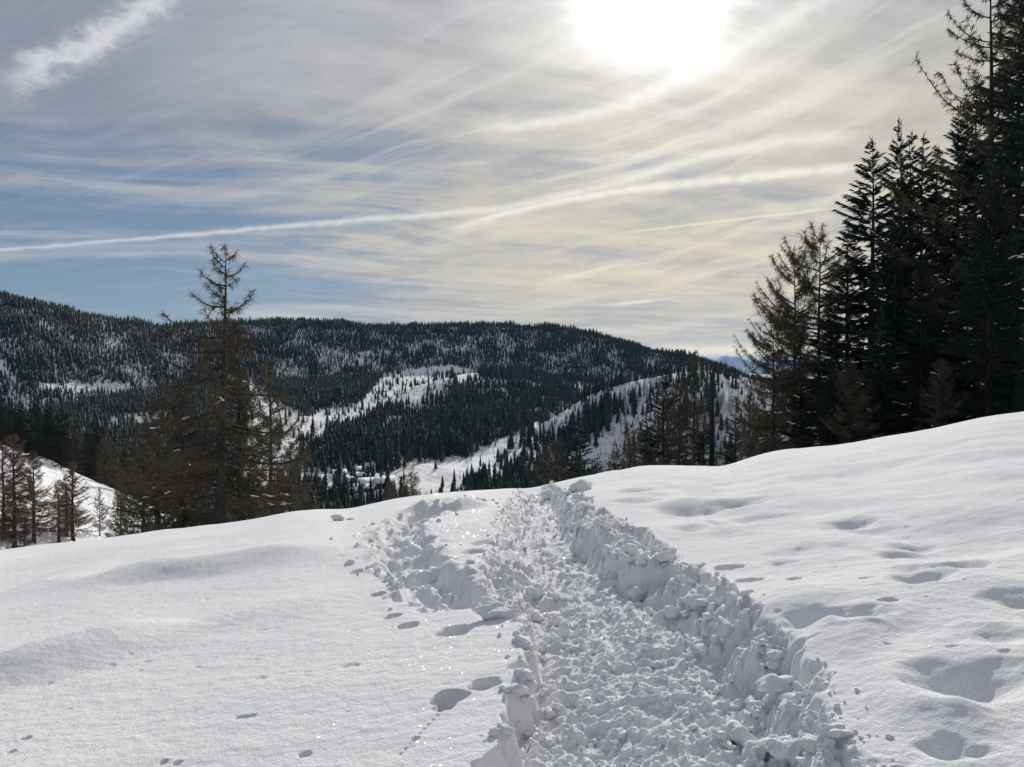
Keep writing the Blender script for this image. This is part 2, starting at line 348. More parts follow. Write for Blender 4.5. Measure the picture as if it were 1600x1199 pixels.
    hf = -depth + .030 * tread + .008 * gr + .03 * crag + .028 * fbm(X * 2.4, Yv * 2.4, 3, 89) + cs * .18 * sstep(-.1, .5, perlin(X * 2.2, Yv * 2.2, 90)) + ct * .30 * sstep(-.15, .4, perlin(X * 3.1, Yv * 3.1, 95)) - .42 * lumps(jx, jy * .6, .26, 311, .2, .42, .55) + .012 * np.sin((X - XL) * 55) * sstep(.1, .5, perlin(X * 1.5, Yv * .5, 96)) + .03 * np.maximum(lumps(jx, jy * .7, .13, 310, .2, .5, .35) * 6, 0) * .5
    mid = (W > XL) & (W < XR)
    cen = sstep(0, .12, W - XL) * sstep(0, .10, XR - W)
    h = np.where(W < XL, hl, np.where(W > XR, hr, hf))
    # blend the seams
    bl = np.exp(-((W - XL) / .06) ** 2); h = h * (1 - .5 * bl) + .5 * bl * .5 * (hl + hf)
    edge = sstep(-.04, .02, W - OL) * sstep(-.04, .03, OR - W) * sstep(22.0, 20.5, Yv)
    zz = z[sel]; z[sel] = zz + h * edge
    # left side trail
    tx = np.interp(y, *TRL, left=9e9, right=9e9)
    y0, y1 = TRL[0][0], TRL[0][-1]
    wdt = .30 + .10 * perlin(y * 1.7, y * 0 + 4, 51) + .06 * perlin(x * 5, y * 5, 52)
    dd = np.abs(x - tx) / wdt
    sel = (dd < 1.9) & (y > y0 - .1) & (y < y1)
    X, Yv, D = x[sel], y[sel], dd[sel]
    jx = X + .03 * perlin(X * 12, Yv * 12, 61); jy = Yv + .03 * perlin(X * 12 + 9, Yv * 12, 62)
    step = .5 + .5 * np.sin(Yv * 8.5 + 1.2 * perlin(X * 3, Yv * 3, 53))
    h = -(.08 + .12 * step) * (1 - sstep(.55, 1.05, D))
    h += (1 - sstep(1.0, 1.6, D)) * (lumps(jx, jy, .20, 320, .2, .6, .8) * .45 + lumps(jx, jy, .08, 321, .2, .7, .8) * .5 + lumps(jx, jy, .04, 322, .2, .7, .8) * .4 - .01)
    z[sel] += h * sstep(y0 - .1, y0 + .2, Yv) * sstep(y1, y1 - .5, Yv)
    return z

# ------------------------------------------------------------------ helpers for objects
def grid_mesh(name, X, Y, Z, mat, smooth=True):
    r, c = X.shape
    me = bpy.data.meshes.new(name)
    v = np.stack([X, Y, Z], -1).reshape(-1, 3).astype(np.float32)
    i = np.arange(r * c).reshape(r, c)
    q = np.stack([i[:-1, :-1], i[:-1, 1:], i[1:, 1:], i[1:, :-1]], -1).reshape(-1, 4).astype(np.int32)
    me.vertices.add(len(v)); me.vertices.foreach_set('co', v.ravel())
    me.loops.add(q.size); me.loops.foreach_set('vertex_index', q.ravel())
    me.polygons.add(len(q)); me.polygons.foreach_set('loop_start', np.arange(0, q.size, 4, dtype=np.int32))
    me.polygons.foreach_set('use_smooth', np.full(len(q), smooth))
    me.update(calc_edges=True)
    me.materials.append(mat)
    o = bpy.data.objects.new(name, me); C.objects.link(o); return o
def raw_mesh(name, v, tris=None, quads=None, mat=None, smooth=False, mats=None, midx=None):
    me = bpy.data.meshes.new(name); v = np.asarray(v, np.float32)
    parts = []; starts = []; n = 0
    if quads is not None and len(quads): q = np.asarray(quads, np.int32); parts.append(q.ravel()); starts.append(n + np.arange(0, q.size, 4)); n += q.size
    if tris is not None and len(tris): q = np.asarray(tris, np.int32); parts.append(q.ravel()); starts.append(n + np.arange(0, q.size, 3)); n += q.size
    li = np.concatenate(parts); ls = np.concatenate(starts).astype(np.int32)
    me.vertices.add(len(v)); me.vertices.foreach_set('co', v.ravel())
    me.loops.add(len(li)); me.loops.foreach_set('vertex_index', li)
    me.polygons.add(len(ls)); me.polygons.foreach_set('loop_start', ls)
    if smooth: me.polygons.foreach_set('use_smooth', np.full(len(ls), True))
    if mats:
        for m in mats: me.materials.append(m)
        if midx is not None: me.polygons.foreach_set('material_index', np.asarray(midx, np.int32))
    elif mat: me.materials.append(mat)
    me.update(calc_edges=True)
    return me
def link(name, data, parent=None):
    o = bpy.data.objects.new(name, data); C.objects.link(o)
    if parent is not None: o.parent = parent
    return o
def tag(o, label=None, cat=None, group=None, kind=None):
    if label: o['label'] = label
    if cat: o['category'] = cat
    if group: o['group'] = group
    if kind: o['kind'] = kind
    return o

# ------------------------------------------------------------------ materials
def new_mat(name):
    m = bpy.data.materials.new(name); m.use_nodes = True
    t = NT(m.node_tree); b = m.node_tree.nodes['Principled BSDF']; return m, t, b
def snow_mat(name, near):
    m, t, b = new_mat(name)
    tc = t.node('ShaderNodeNewGeometry').outputs['Position']
    n = t.noise(tc, .9 if near else .02, 4, .55)
    b.inputs['Base Color'].default_value = (.80, .83, .87, 1)
    t.l.new(t.mix(n, (.80, .805, .815), (.86, .86, .86)), b.inputs['Base Color'])
    b.inputs['Roughness'].default_value = .95; b.inputs['Specular IOR Level'].default_value = .06
    bp = t.node('ShaderNodeBump'); bp.inputs['Distance'].default_value = .022 if near else 1.0
    if near:
        f = t.add(t.mul(t.noise(tc, 38, 4, .7), .6), t.mul(t.noise(tc, 120, 3, .7), .4))
        t.l.new(f, bp.inputs['Height']); bp.inputs['Strength'].default_value = .8
        t.l.new(bp.outputs[0], b.inputs['Normal'])
        b.inputs['Subsurface Weight'].default_value = .12; b.inputs['Subsurface Radius'].default_value = (.9, 1, 1.1); b.inputs['Subsurface Scale'].default_value = .02
        # sparkle: sparse crystals with their own tilt
        vo = t.node('ShaderNodeTexVoronoi'); t.l.new(tc, vo.inputs['Vector']); vo.inputs['Scale'].default_value = 170
        sp = t.node('ShaderNodeSeparateColor'); t.l.new(vo.outputs['Color'], sp.inputs[0])
        on = t.mul(t.m('GREATER_THAN', sp.outputs[0], .955), t.m('LESS_THAN', vo.outputs['Distance'], .42))
        geo = t.node('ShaderNodeNewGeometry')
        v1 = t.node('ShaderNodeVectorMath', operation='SUBTRACT'); t.l.new(vo.outputs['Color'], v1.inputs[0]); v1.inputs[1].default_value = (.5, .5, .5)
        v2 = t.node('ShaderNodeVectorMath', operation='MULTIPLY_ADD'); t.l.new(v1.outputs[0], v2.inputs[0]); v2.inputs[1].default_value = (.9, .9, .3); t.l.new(geo.outputs['Normal'], v2.inputs[2])
        v3 = t.node('ShaderNodeVectorMath', operation='NORMALIZE'); t.l.new(v2.outputs[0], v3.inputs[0])
        t.l.new(t.mul(on, .8), b.inputs['Coat Weight']); b.inputs['Coat Roughness'].default_value = .12
        t.l.new(v3.outputs[0], b.inputs['Coat Normal'])
    else:
        f = t.add(t.noise(tc, .12, 5, .6), t.mul(t.noise(tc, .9, 3, .6), .15))
        t.l.new(f, bp.inputs['Height']); bp.inputs['Distance'].default_value = 2.5; bp.inputs['Strength'].default_value = .8
        t.l.new(bp.outputs[0], b.inputs['Normal'])
    return m
SNOW = snow_mat('snow_near', True); SNOWF = snow_mat('snow_far', False)
def noisy(name, c1, c2, scale, rough=.8, bump=0.0, detail=4, rand=False):
    m, t, b = new_mat(name)
    tc = t.node('ShaderNodeTexCoord').outputs['Object']
    f = t.noise(tc, scale, detail, .6)
    f = t.smooth(f, .35, .65)
    col = t.mix(f, c1, c2)
    if rand:
        r = t.node('ShaderNodeObjectInfo').outputs['Random']
        hsv = t.node('ShaderNodeHueSaturation'); t.l.new(col, hsv.inputs['Color']); t.l.new(t.smooth(r, 0, 1, .7, 1.3), hsv.inputs['Value']); t.l.new(t.smooth(r, 0, 1, .48, .52), hsv.inputs['Hue'])
        col = hsv.outputs[0]
    t.l.new(col, b.inputs['Base Color']); b.inputs['Roughness'].default_value = rough; b.inputs['Specular IOR Level'].default_value = .2
    if bump:
        bp = t.node('ShaderNodeBump'); bp.inputs['Distance'].default_value = bump; t.l.new(f, bp.inputs['Height']); t.l.new(bp.outputs[0], b.inputs['Normal'])
    return m
NEEDLE = noisy('spruce_needles', (.015, .030, .023), (.028, .046, .030), .9, .7, rand=True)
BARK = noisy('bark', (.026, .023, .021), (.055, .048, .043), 6, .9, .03)
TWIG = noisy('larch_twigs', (.115, .088, .062), (.110, .105, .060), .45, .85, rand=True)
TWIGR = noisy('larch_twigs_reddish', (.17, .105, .08), (.12, .09, .066), .45, .85, rand=True)
TWIGF = noisy('far_larch_twigs', (.062, .044, .034), (.075, .056, .040), .05, .9, rand=True)
WOOD = noisy('dark_wood', (.05, .03, .02), (.09, .055, .035), 3, .8)
GLASS, _t, _b = new_mat('window_glass'); _b.inputs['Base Color'].default_value = (.03, .035, .04, 1); _b.inputs['Roughness'].default_value = .08
ROCK = noisy('mountain_rock', (.10, .11, .13), (.30, .32, .35), .0012, .9, detail=7)

# ------------------------------------------------------------------ ground meshes
def build_ground():
    # the fine foreground sheet
    nu, nt = 1080, 720
    u = np.linspace(-.80, .80, nu); t = np.linspace(.70, .040, nt)
    tt = np.where(t > .09, t, .09 - (.09 - t) * 1.0)
    yy = EYE / tt
    U, Y = np.meshgrid(u, yy); X = U * Y
    Z = fine_z(X.ravel().copy(), Y.ravel().copy()).reshape(X.shape)
    o = grid_mesh('snow_slope', X, Y, Z, SNOW); tag(o, 'smooth white snow slope with a trampled path', None, None, 'structure')
    # hills and valley
    u = np.linspace(-1.25, 1.25, 640); s = np.linspace(0, 1, 560); yy = 17 * (5200 / 17) ** (s ** .9)
    U, Y = np.meshgrid(u, yy); X = U * Y
    Z = far_z(X, Y)
    ins = sstep(.8, .76, np.abs(U)) * sstep(36, 33, Y)
    Z = Z - .5 * ins - .02
    o = grid_mesh('snowy_hills', X, Y, Z, SNOWF); tag(o, 'snow covered hills and valley beyond the slope', None, None, 'structure')
    # running max of the view elevation for visibility tests
    acc = np.maximum.accumulate(Z / Y, axis=0)
    # surround behind and beside the camera
    g = np.linspace(-45, 45, 181); gy = np.linspace(-45, 22, 135)
    X, Y = np.meshgrid(g, gy); Z = base(X.copy(), Y.copy())
    ins = (np.abs(X / np.maximum(Y, .1)) < .76) & (Y > 2.3)
    Z = Z - np.where(ins, .6, 0) - np.where((Y > 0) & (Y < 2.4) & (np.abs(X) < 2), .25, 0) * 0 - .03
    o = grid_mesh('surrounding_snow', X, Y, Z, SNOW); tag(o, 'snow ground around the viewpoint', None, None, 'structure')
    # plain to the horizon
    v = [(-90000, -60000, -420), (90000, -60000, -420), (90000, 110000, -420), (-90000, 110000, -420)]
    o = link('far_plain', raw_mesh('far_plain', v, quads=[(0, 1, 2, 3)], mat=SNOWF)); tag(o, 'distant low ground', None, None, 'structure')
    return u if False else np.linspace(-1.25, 1.25, 640), yy if False else 17 * (5200 / 17) ** (s ** .9), acc
UG, YG, ACC = build_ground()

def build_far_mountains():
    x = np.linspace(-30000, 45000, 900)
    rows = []
    D = np.linspace(0, 1, 40)
    X, T = np.meshgrid(x, D); Yd = 32000 + (T - .5) * 9000
    un = X / 32000
    pk = np.interp(un, [-1, .1, .235, .255, .262, .268, .275, .285, .30, .32, .34, .37, .42, .6, 1.4], [-.012, -.006, .006, .012, .0185, .020, .017, .013, .015, .006, .004, -.002, -.002, -.006, -.01])
    H = pk * 32000
    prof = 1 - np.abs(T - .5) * 2
    Z = -420 + (H + 420) * prof ** .8 + (fbm(X / 1500, Yd / 1500, 6, 555, .55) * 190) * (prof > .02) * prof ** .5
    o = grid_mesh('far_mountains', X, Yd, Z, ROCK, True); tag(o, 'jagged blue mountain range on the horizon', None, None, 'structure')
build_far_mountains()

def build_haze():
    m = bpy.data.materials.new('haze'); m.use_nodes = True; nt = m.node_tree; nt.nodes.clear()
    pv = nt.nodes.new('ShaderNodeVolumePrincipled'); pv.inputs['Color'].default_value = (.30, .56, 1.0, 1); pv.inputs['Density'].default_value = 1.8e-5; pv.inputs['Anisotropy'].default_value = .2
    out = nt.nodes.new('ShaderNodeOutputMaterial'); nt.links.new(pv.outputs[0], out.inputs['Volume'])
    X0, X1, Y0, Y1, Z0, Z1 = -92000, 92000, -62000, 112000, -422, 1000
    v = [(x, y, z) for z in (Z0, Z1) for x, y in ((X0, Y0), (X1, Y0), (X1, Y1), (X0, Y1))]
    o = link('haze', raw_mesh('haze', v, quads=[(0, 3, 2, 1), (4, 5, 6, 7), (0, 1, 5, 4), (1, 2, 6, 5), (2, 3, 7, 6), (3, 0, 4, 7)], mat=m)); tag(o, 'thin blue haze in the air', None, None, 'stuff')
build_haze()
# ------------------------------------------------------------------ tree meshes
class Acc:
    def __init__(s): s.v = []; s.q = []; s.t = []; s.n = 0
    def quads(s, V):           # V: (N,4,3)
        N = len(V); s.v.append(V.reshape(-1, 3)); s.q.append(s.n + np.arange(N * 4).reshape(N, 4)); s.n += N * 4
    def tube(s, pts, rad, k=5):
        pts = np.asarray(pts, float); rad = np.asarray(rad, float); d = np.gradient(pts, axis=0); d /= np.linalg.norm(d, axis=1)[:, None] + 1e-9
        ref = np.array([0, 0, 1.0]) if abs(d[0][2]) < .8 else np.array([1.0, 0, 0])
        a = np.cross(d, ref); a /= np.linalg.norm(a, axis=1)[:, None] + 1e-9; b = np.cross(d, a)
        th = np.arange(k) / k * 2 * np.pi
        ring = pts[:, None] + rad[:, None, None] * (np.cos(th)[None, :, None] * a[:, None] + np.sin(th)[None, :, None] * b[:, None])
        m = len(pts); s.v.append(ring.reshape(-1, 3)); i = s.n + np.arange(m * k).reshape(m, k)
        s.q.append(np.stack([i[:-1], np.roll(i[:-1], -1, 1), np.roll(i[1:], -1, 1), i[1:]], -1).reshape(-1, 4)); s.n += m * k
    def mesh(s, name, mat, smooth=False):
        return raw_mesh(name, np.concatenate(s.v), quads=np.concatenate(s.q), mat=mat, smooth=smooth)
def unit(v): return v / (np.linalg.norm(v, axis=-1, keepdims=True) + 1e-9)

def ribbons(P, D, L, w, rng, taper=.3, normal=None):
    """flat leaves/twigs: base points, directions, lengths, widths"""
    n = rng.normal(size=P.shape) if normal is None else normal
    S = unit(np.cross(D, n)) * w[:, None] * .5; T = P + D * L[:, None]
    return np.stack([P - S, P + S, T + S * taper, T - S * taper], 1)

def spruce(seed, H=22., R=3.6, dens=1.0, bare=.06, ragged=.25, power=.8):
    rng = np.random.default_rng(seed); A = Acc(); T = Acc()
    zz = np.linspace(0, H, 14); off = np.cumsum(rng.normal(0, .03, (14, 2)), 0)
    T.tube(np.column_stack([off * np.linspace(0, 1, 14)[:, None], zz]), np.maximum(.011 * H * (1 - zz / H) ** .9, .012) * np.where(zz < 1, 1.2, 1), 8)
    nb = int(H * 15)
    hs = bare * H + (H * .995 - bare * H) * np.sort(rng.random(nb)) ** .9
    side = rng.normal(0, 1, 8)
    for h in hs:
        t = 1 - h / H; a = rng.random() * 6.2832
        lob = 1 + ragged * (.5 * math.sin(2 * a + side[0] + h * .3) + .35 * math.sin(h * 2.1 + side[1]) + .25 * side[int(h) % 8] * .5)
        L = max(.12, R * (t ** power) * lob * rng.uniform(.72, 1.12) * (1 - .25 * max(0, t - .85) / .15))
        s0 = .75 * (1 - t) ** 1.5 - .38 * t - .05; c = .10 + .22 * t
        d0 = np.array([math.cos(a), math.sin(a), 0]); pd = np.array([-d0[1], d0[0], 0])
        ns = int((12 + 42 * L) * dens); s = .1 + .9 * rng.random(ns) ** .75
        bend = rng.normal(0, .12)
        P = d0[None] * (L * s)[:, None] + pd[None] * (L * bend * s * s)[:, None]; P[:, 2] = h + L * (s0 * s + c * s * s)
        sg = rng.choice([-1, 1], ns)
        out = rng.uniform(.45, 1.1, ns); lat = sg * rng.uniform(.2, 1.0, ns) * (1.1 - .6 * s); dn = -rng.uniform(.05, .75, ns) * (.5 + t) + .25 * (1 - t)
        D = unit(d0[None] * out[:, None] + pd[None] * lat[:, None] + np.array([0, 0, 1.])[None] * dn[:, None])
        l = rng.uniform(.18, .50, ns) * (.45 + .5 * min(1, L / 2)) * (1.15 - .45 * s); w = l * rng.uniform(.15, .30, ns)
        A.quads(ribbons(P, D, l, w, rng, .15))
        # the branch itself
        ss = np.array([0, .5, 1.0]); B = d0[None] * (L * ss)[:, None] + pd[None] * (L * bend * ss * ss)[:, None]; B[:, 2] = h + L * (s0 * ss + c * ss * ss)
        if L > .5: T.tube(B, np.array([.012 + .008 * L, .008 + .004 * L, .004]), 3)
    for k in range(6):     # leader tip
        A.quads(ribbons(np.array([[0, 0, H - .1 * k]]), unit(np.array([[rng.normal(0, .35), rng.normal(0, .35), 1]])), np.array([.35]), np.array([.06]), rng, .1))
    return T.mesh('trunk', BARK), A.mesh('crown', NEEDLE)

def larch(seed, H=16., prof=None, mat=None, nl=95, thick=1.0, lean=0.0, droop=.25, tw=1.35, explicit=(), bare=.12, upturn=.55, twl=1.0, twig_w=.026):
    """bare winter larch: limbs with upturned ends, side branches and hanging twigs"""
    rng = np.random.default_rng(seed); A = Acc(); T = Acc()
    prof = prof or (lambda t: 3.2 * min(1, (t * 1.25)) ** .8)
    n = 18; zz = np.linspace(0, H, n); off = np.cumsum(rng.normal(0, .018 * H / 16, (n, 2)), 0); off -= off[0]; off[:, 0] += lean * (zz / H) ** 1.4
    rad = np.maximum(.0155 * H * thick * (1 - zz / H) ** .85, .012); rad[0] *= 1.35
    TR = np.column_stack([off, zz]); T.tube(TR, rad, 9)
    def limb(h, a, L, s0, c, r0):
        i = h / H * (n - 1); k = min(int(i), n - 2); p0 = TR[k] + (TR[k + 1] - TR[k]) * (i - k)
        m = max(5, int(L * 3) + 3); s = np.linspace(0, 1, m); wob = np.cumsum(rng.normal(0, .05, m)) * L / m * 2
        d0 = np.array([math.cos(a), math.sin(a), 0]); pd = np.array([-d0[1], d0[0], 0])
        P = p0[None] + d0[None] * (L * s)[:, None] + pd[None] * wob[:, None]; P[:, 2] += L * (s0 * s + c * s ** 2.6) + np.cumsum(rng.normal(0, .035, m)) * L / m
        T.tube(P, r0 * (1 - s) ** .8 + .006, 4)
        # side branches
        nsb = int((5 + 8 * L) * tw); sb = .12 + .88 * rng.random(nsb); ii = sb * (m - 1); kk = np.minimum(ii.astype(int), m - 2)
        B = P[kk] + (P[kk + 1] - P[kk]) * (ii - kk)[:, None]; tang = unit(P[kk + 1] - P[kk])
        sg = rng.choice([-1, 1], nsb)
        D = unit(tang * rng.uniform(.3, 1.0, nsb)[:, None] + pd[None] * (sg * rng.uniform(.3, 1.0, nsb))[:, None] + np.array([0, 0, 1.])[None] * rng.normal(-.18, .45, nsb)[:, None])
        l = rng.uniform(.3, 1.0, nsb) * (.25 + .22 * min(L, 4)) * (1.15 - .6 * sb) * twl * min(1, .45 + .6 * (1 - h / H) * 1.6)
        # each side branch in two bent pieces
        M = B + D * (l * .5)[:, None]; D2 = unit(D + np.array([0, 0, 1.])[None] * rng.normal(-.1, .35, nsb)[:, None] + rng.normal(0, .2, (nsb, 3)))
        A.quads(ribbons(B, D, l * .5, np.full(nsb, twig_w * 1.9), rng, .7)); A.quads(ribbons(M, D2, l * .55, np.full(nsb, twig_w * 1.4), rng, .35))
        nt = int(7 * tw + 1)
        ft = rng.random((nsb, nt)); Q = np.where(ft[..., None] < .5, B[:, None] + D[:, None] * (l[:, None] * ft)[..., None], M[:, None] + D2[:, None] * (l[:, None] * (ft - .5))[..., None]).reshape(-1, 3)
        E = unit(np.repeat(D, nt, 0) * .7 + rng.normal(0, .6, (nsb * nt, 3)) + np.array([0, 0, -.25])[None])
        A.quads(ribbons(Q, E, rng.uniform(.10, .34, nsb * nt) * twl, np.full(nsb * nt, twig_w), rng, .3))
    for e in explicit: limb(*e)
    for j in range(nl):
        f = bare + (.985 - bare) * (j + rng.random()) / nl; h = f * H; t = 1 - f; a = rng.random() * 6.2832 + j * 2.4
        L = max(.3, prof(t) * rng.uniform(.55, 1.15)); s0 = .45 * (1 - t) ** 1.2 - droop * t * 1.3 + rng.normal(0, .08)
        limb(h, a, L, s0, upturn * rng.uniform(.4, 1.1) * (1.5 if t < .5 else 1), (.010 + .013 * L) * thick)
    return T.mesh('trunk', BARK, True), A.mesh('crown', mat or TWIG)

def far_spruce(seed, H=1.0, R=.17):
    rng = np.random.default_rng(seed); v = []; t = []
    tiers = 8
    for k in range(tiers):
        f = k / tiers; zt = .06 + .94 * (f + 1.7 / tiers); zt = min(zt, 1.0); zb = .05 + .92 * f
        r = R * (1 - f) ** .85 * rng.uniform(.85, 1.15) + .012; m = 9; a0 = rng.random() * 6; i0 = len(v)
        v.append((rng.normal(0, .006), rng.normal(0, .006), zt))
        for j in range(m):
            rr = r * (rng.uniform(.8, 1.25) if j % 2 == 0 else rng.uniform(.4, .65)); a = a0 + j / m * 6.2832
            v.append((rr * math.cos(a), rr * math.sin(a), zb - (.035 if j % 2 == 0 else -.02) + rng.normal(0, .008)))
        for j in range(m): t.append((i0, i0 + 1 + j, i0 + 1 + (j + 1) % m))
    i0 = len(v); nb = len(t)
    for j in range(3): a = j * 2.1; v.append((.012 * math.cos(a), .012 * math.sin(a), -.06))
    v.append((0, 0, .5))
    for j in range(3): t.append((i0 + j, i0 + (j + 1) % 3, i0 + 3))
    return raw_mesh('spruce_tree', v, tris=t, mats=[NEEDLE, BARK], midx=[0] * nb + [1] * 3)
def far_larch(seed, R=.17, n=95):
    rng = np.random.default_rng(seed); A = Acc(); 
    A.tube(np.array([[0, 0, -.06], [0, 0, .5], [0, 0, 1.0]]), np.array([.014, .009, .002]), 3); nq = 6
    f = .12 + .88 * np.sort(rng.random(n)); a = rng.random(n) * 6.2832
    L = R * np.minimum(1, (1 - f) * 1.35) ** .8 * rng.uniform(.6, 1.15, n) + .01
    d = np.column_stack([np.cos(a), np.sin(a), .25 - .3 * (1 - f) + rng.normal(0, .1, n)]); P = np.column_stack([np.zeros(n), np.zeros(n), f])
    A.quads(ribbons(P, unit(d), L, np.full(n, .011), rng, .3))
    P2 = P + unit(d) * (L * rng.uniform(.3, .8, n))[:, None]; d2 = unit(d + rng.normal(0, .6, (n, 3)))
    A.quads(ribbons(P2, d2, L * .5, np.full(n, .010), rng, .2))
    v = np.concatenate(A.v); q = np.concatenate(A.q)
    return raw_mesh('larch_tree', v, quads=q, mats=[TWIGF, BARK], midx=[1] * nq + [0] * (len(q) - nq))

def ico(sub):
    import bmesh
    bm = bmesh.new(); bmesh.ops.create_icosphere(bm, subdivisions=sub, radius=1); v = np.array([x.co[:] for x in bm.verts]); f = np.array([[x.index for x in y.verts] for y in bm.faces]); bm.free(); return v, f
ICO = {k: ico(k) for k in (1, 2, 3, 4)}
def snow_clumps(seed, crown_me, n, size, zmin, zmax, frac=1.0):
    """small lumps of old snow lying on the branches"""
    rng = np.random.default_rng(seed); co = np.empty(len(crown_me.vertices) * 3, np.float32); crown_me.vertices.foreach_get('co', co); co = co.reshape(-1, 3)
    ok = co[(co[:, 2] > zmin) & (co[:, 2] < zmax)]; 
    r = np.hypot(ok[:, 0], ok[:, 1]); ok = ok[(r > np.quantile(r, .3)) & (r < np.quantile(r, .85))]
    V = []; Tt = []; v0, f0 = ICO[1]; n0 = 0; n = int(n * .6)
    for p in ok[rng.integers(0, len(ok), n)]:
        out = unit(np.array([p[0], p[1], 0.0])); m = rng.integers(2, 6); sgn = rng.choice([-1, 1])
        for k in range(m):
            s = size * rng.uniform(.4, 1.0); pd = np.array([-out[1], out[0], 0.]); dr = unit(out + pd * .8 * sgn); c = p + dr * (k * size * 1.3) + np.array([0, 0, .02 - .03 * k]) + rng.normal(0, size * .2, 3)
            L_ = v0[:, :1] * dr[None] * 1.7 * s + v0[:, 1:2] * np.cross(dr, [0, 0, 1.])[None] * .55 * s + v0[:, 2:] * np.array([[0, 0, .38 * s]])
            V.append(L_ * rng.uniform(.7, 1.3, (len(v0), 1)) + c); Tt.append(f0 + n0); n0 += len(v0)
    return raw_mesh('branch_snow', np.concatenate(V), tris=np.concatenate(Tt), mat=SNOWF, smooth=True)

SPR = [spruce(11, 22, 4.3, 1.6, ragged=.15), spruce(12, 20, 3.9, 1.6, .05, .25), spruce(13, 24, 5.1, 1.6, .04, .15, .7), spruce(14, 17, 3.0, 1.5, .06, .3)]
SPRH = [22, 20, 24, 17]
LAR = [larch(21, 16, lambda t: 3.4 * min(1, t * 1.6) ** .75, nl=100), larch(22, 14, lambda t: 2.8 * min(1, t * 1.8) ** .7, nl=90, tw=1.0), larch(23, 15, lambda t: 2.9 * min(1, t * 1.5) ** .7, mat=TWIGR, nl=110, tw=1.3), larch(24, 13, lambda t: 2.1 * min(1, t * 1.7) ** .7, mat=TWIGR, nl=80, tw=1.1),
       larch(25, 24, lambda t: 4.6 * min(1, t * 2.1) ** .6, nl=90, tw=1.5, upturn=.42, droop=.2, twl=.9, twig_w=.026, thick=.8), larch(26, 13, lambda t: 3.0 * min(1, t * 3.2) ** .6, nl=85, tw=1.6, upturn=.45, droop=.3, thick=.85, twig_w=.016)]
LARH = [16, 14, 15, 13, 24, 13]
SSN = [snow_clumps(70 + i, SPR[i][1], 26, .16, 2, SPRH[i] * .55) for i in range(4)]
LSN = [snow_clumps(80 + i, LAR[i][1], 16, .09, 2, LARH[i] * .6) for i in range(6)]

def tree_thing(kind, pair, x, y, zb, s, rz, label, group=None, snow=None, sxy=None):
    r = link(kind, None); r.location = (x, y, zb); r.rotation_euler = (0, 0, rz); r.scale = (sxy or s, sxy or s, s); r.empty_display_size = .5
    tag(r, label, 'tree', group)
    link('trunk', pair[0], r); link('crown', pair[1], r)
    if snow is not None: tag(link('branch_snow', snow, r), 'small lumps of snow on the branches', None, None, 'stuff')
    return r
counts = {'spruce_tree': 0, 'larch_tree': 0}
def near_tree(kind, var, px, ptop, Y, label, group=None, rz=0., snow=True, wide=1.0):
    """a tree at depth Y whose trunk stands in column px and whose tip reaches row ptop"""
    u, vt = uv(px, ptop); x = u * Y; zb = float(far_z(np.array([x]), np.array([float(Y)]))[0]) - .15
    Hh = vt * Y - zb; L = SPR if kind == 'spruce_tree' else LAR; HH = SPRH if kind == 'spruce_tree' else LARH
    s = Hh / HH[var]; counts[kind] += 1
    return tree_thing(kind, L[var], x, Y, zb, s, rz, label, group, (SSN if kind == 'spruce_tree' else LSN)[var] if snow else None, sxy=s * wide)

S, Lc = 'spruce_tree', 'larch_tree'
# ---- right-hand stand
near_tree(S, 2, 1655, -230, 40, 'tallest dark spruce filling the upper right corner', rz=.4, wide=.95)
near_tree(S, 0, 1590, -60, 46, 'dark spruce right behind the tall bare larch', rz=2.)
near_tree(S, 1, 1497, 165, 44, 'dark spruce standing under the tall bare larch crown', rz=1.1)
near_tree(S, 3, 1462, 235, 50, 'narrow dark spruce just left below the tall larch', rz=4.1, wide=1.2)
near_tree(S, 0, 1402, 190, 53, 'taller of two close spruce tips left of the tall larch', rz=.2, wide=.85)
near_tree(S, 3, 1422, 213, 55, 'shorter of two close spruce tips left of the tall larch', rz=3.3, wide=1.1)
near_tree(S, 1, 1360, 222, 50, 'pointed spruce with a long straight left flank against the sky', rz=5.0, wide=1.25)
near_tree(S, 3, 1322, 345, 52, 'lower spruce against the flank of the pointed spruce', rz=.9, wide=1.3)
near_tree(S, 2, 1545, 260, 36, 'broad dark spruce low at the right edge in front of the stand', rz=2.8, wide=.95)
near_tree(S, 0, 1440, 400, 38, 'broad dark spruce in the front middle of the right stand', rz=1.8)
near_tree(S, 1, 1300, 470, 44, 'dark spruce under the rounded larch crowns', rz=.5, wide=1.2)
near_tree(S, 0, 1375, 480, 40, 'low dark spruce at the foot of the right stand', rz=2.2, wide=1.1)
near_tree(S, 1, 1250, 560, 50, 'short dark spruce at the left foot of the right stand', rz=3.9, wide=1.2)
near_tree(S, 1, 1440, 215, 60, 'dim spruce in the gap between the twin tips and the tall larch', rz=1.9, wide=1.0)
near_tree(S, 0, 1525, 120, 52, 'dim spruce behind the trunk of the tall larch', rz=2.9, wide=1.0)
near_tree(S, 2, 1400, 330, 47, 'thick spruce in the middle of the right stand', rz=3.9, wide=.9)
near_tree(S, 2, 1300, 560, 42, 'low thick spruce at the front left of the right stand', rz=4.9, wide=1.0)
near_tree(S, 3, 1188, 640, 60, 'small dark spruce left of the right stand', rz=1.9, wide=1.5)
near_tree(S, 0, 1215, 610, 66, 'dim spruce behind the leaning larch', rz=.9)
near_tree(S, 2, 1620, 420, 30, 'lowest dark spruce at the right picture edge above the snow', rz=.9, wide=.8)
near_tree(Lc, 4, 1543, -60, 43, 'tall bare larch rising above the dark spruces', rz=.3, wide=.95, snow=False)
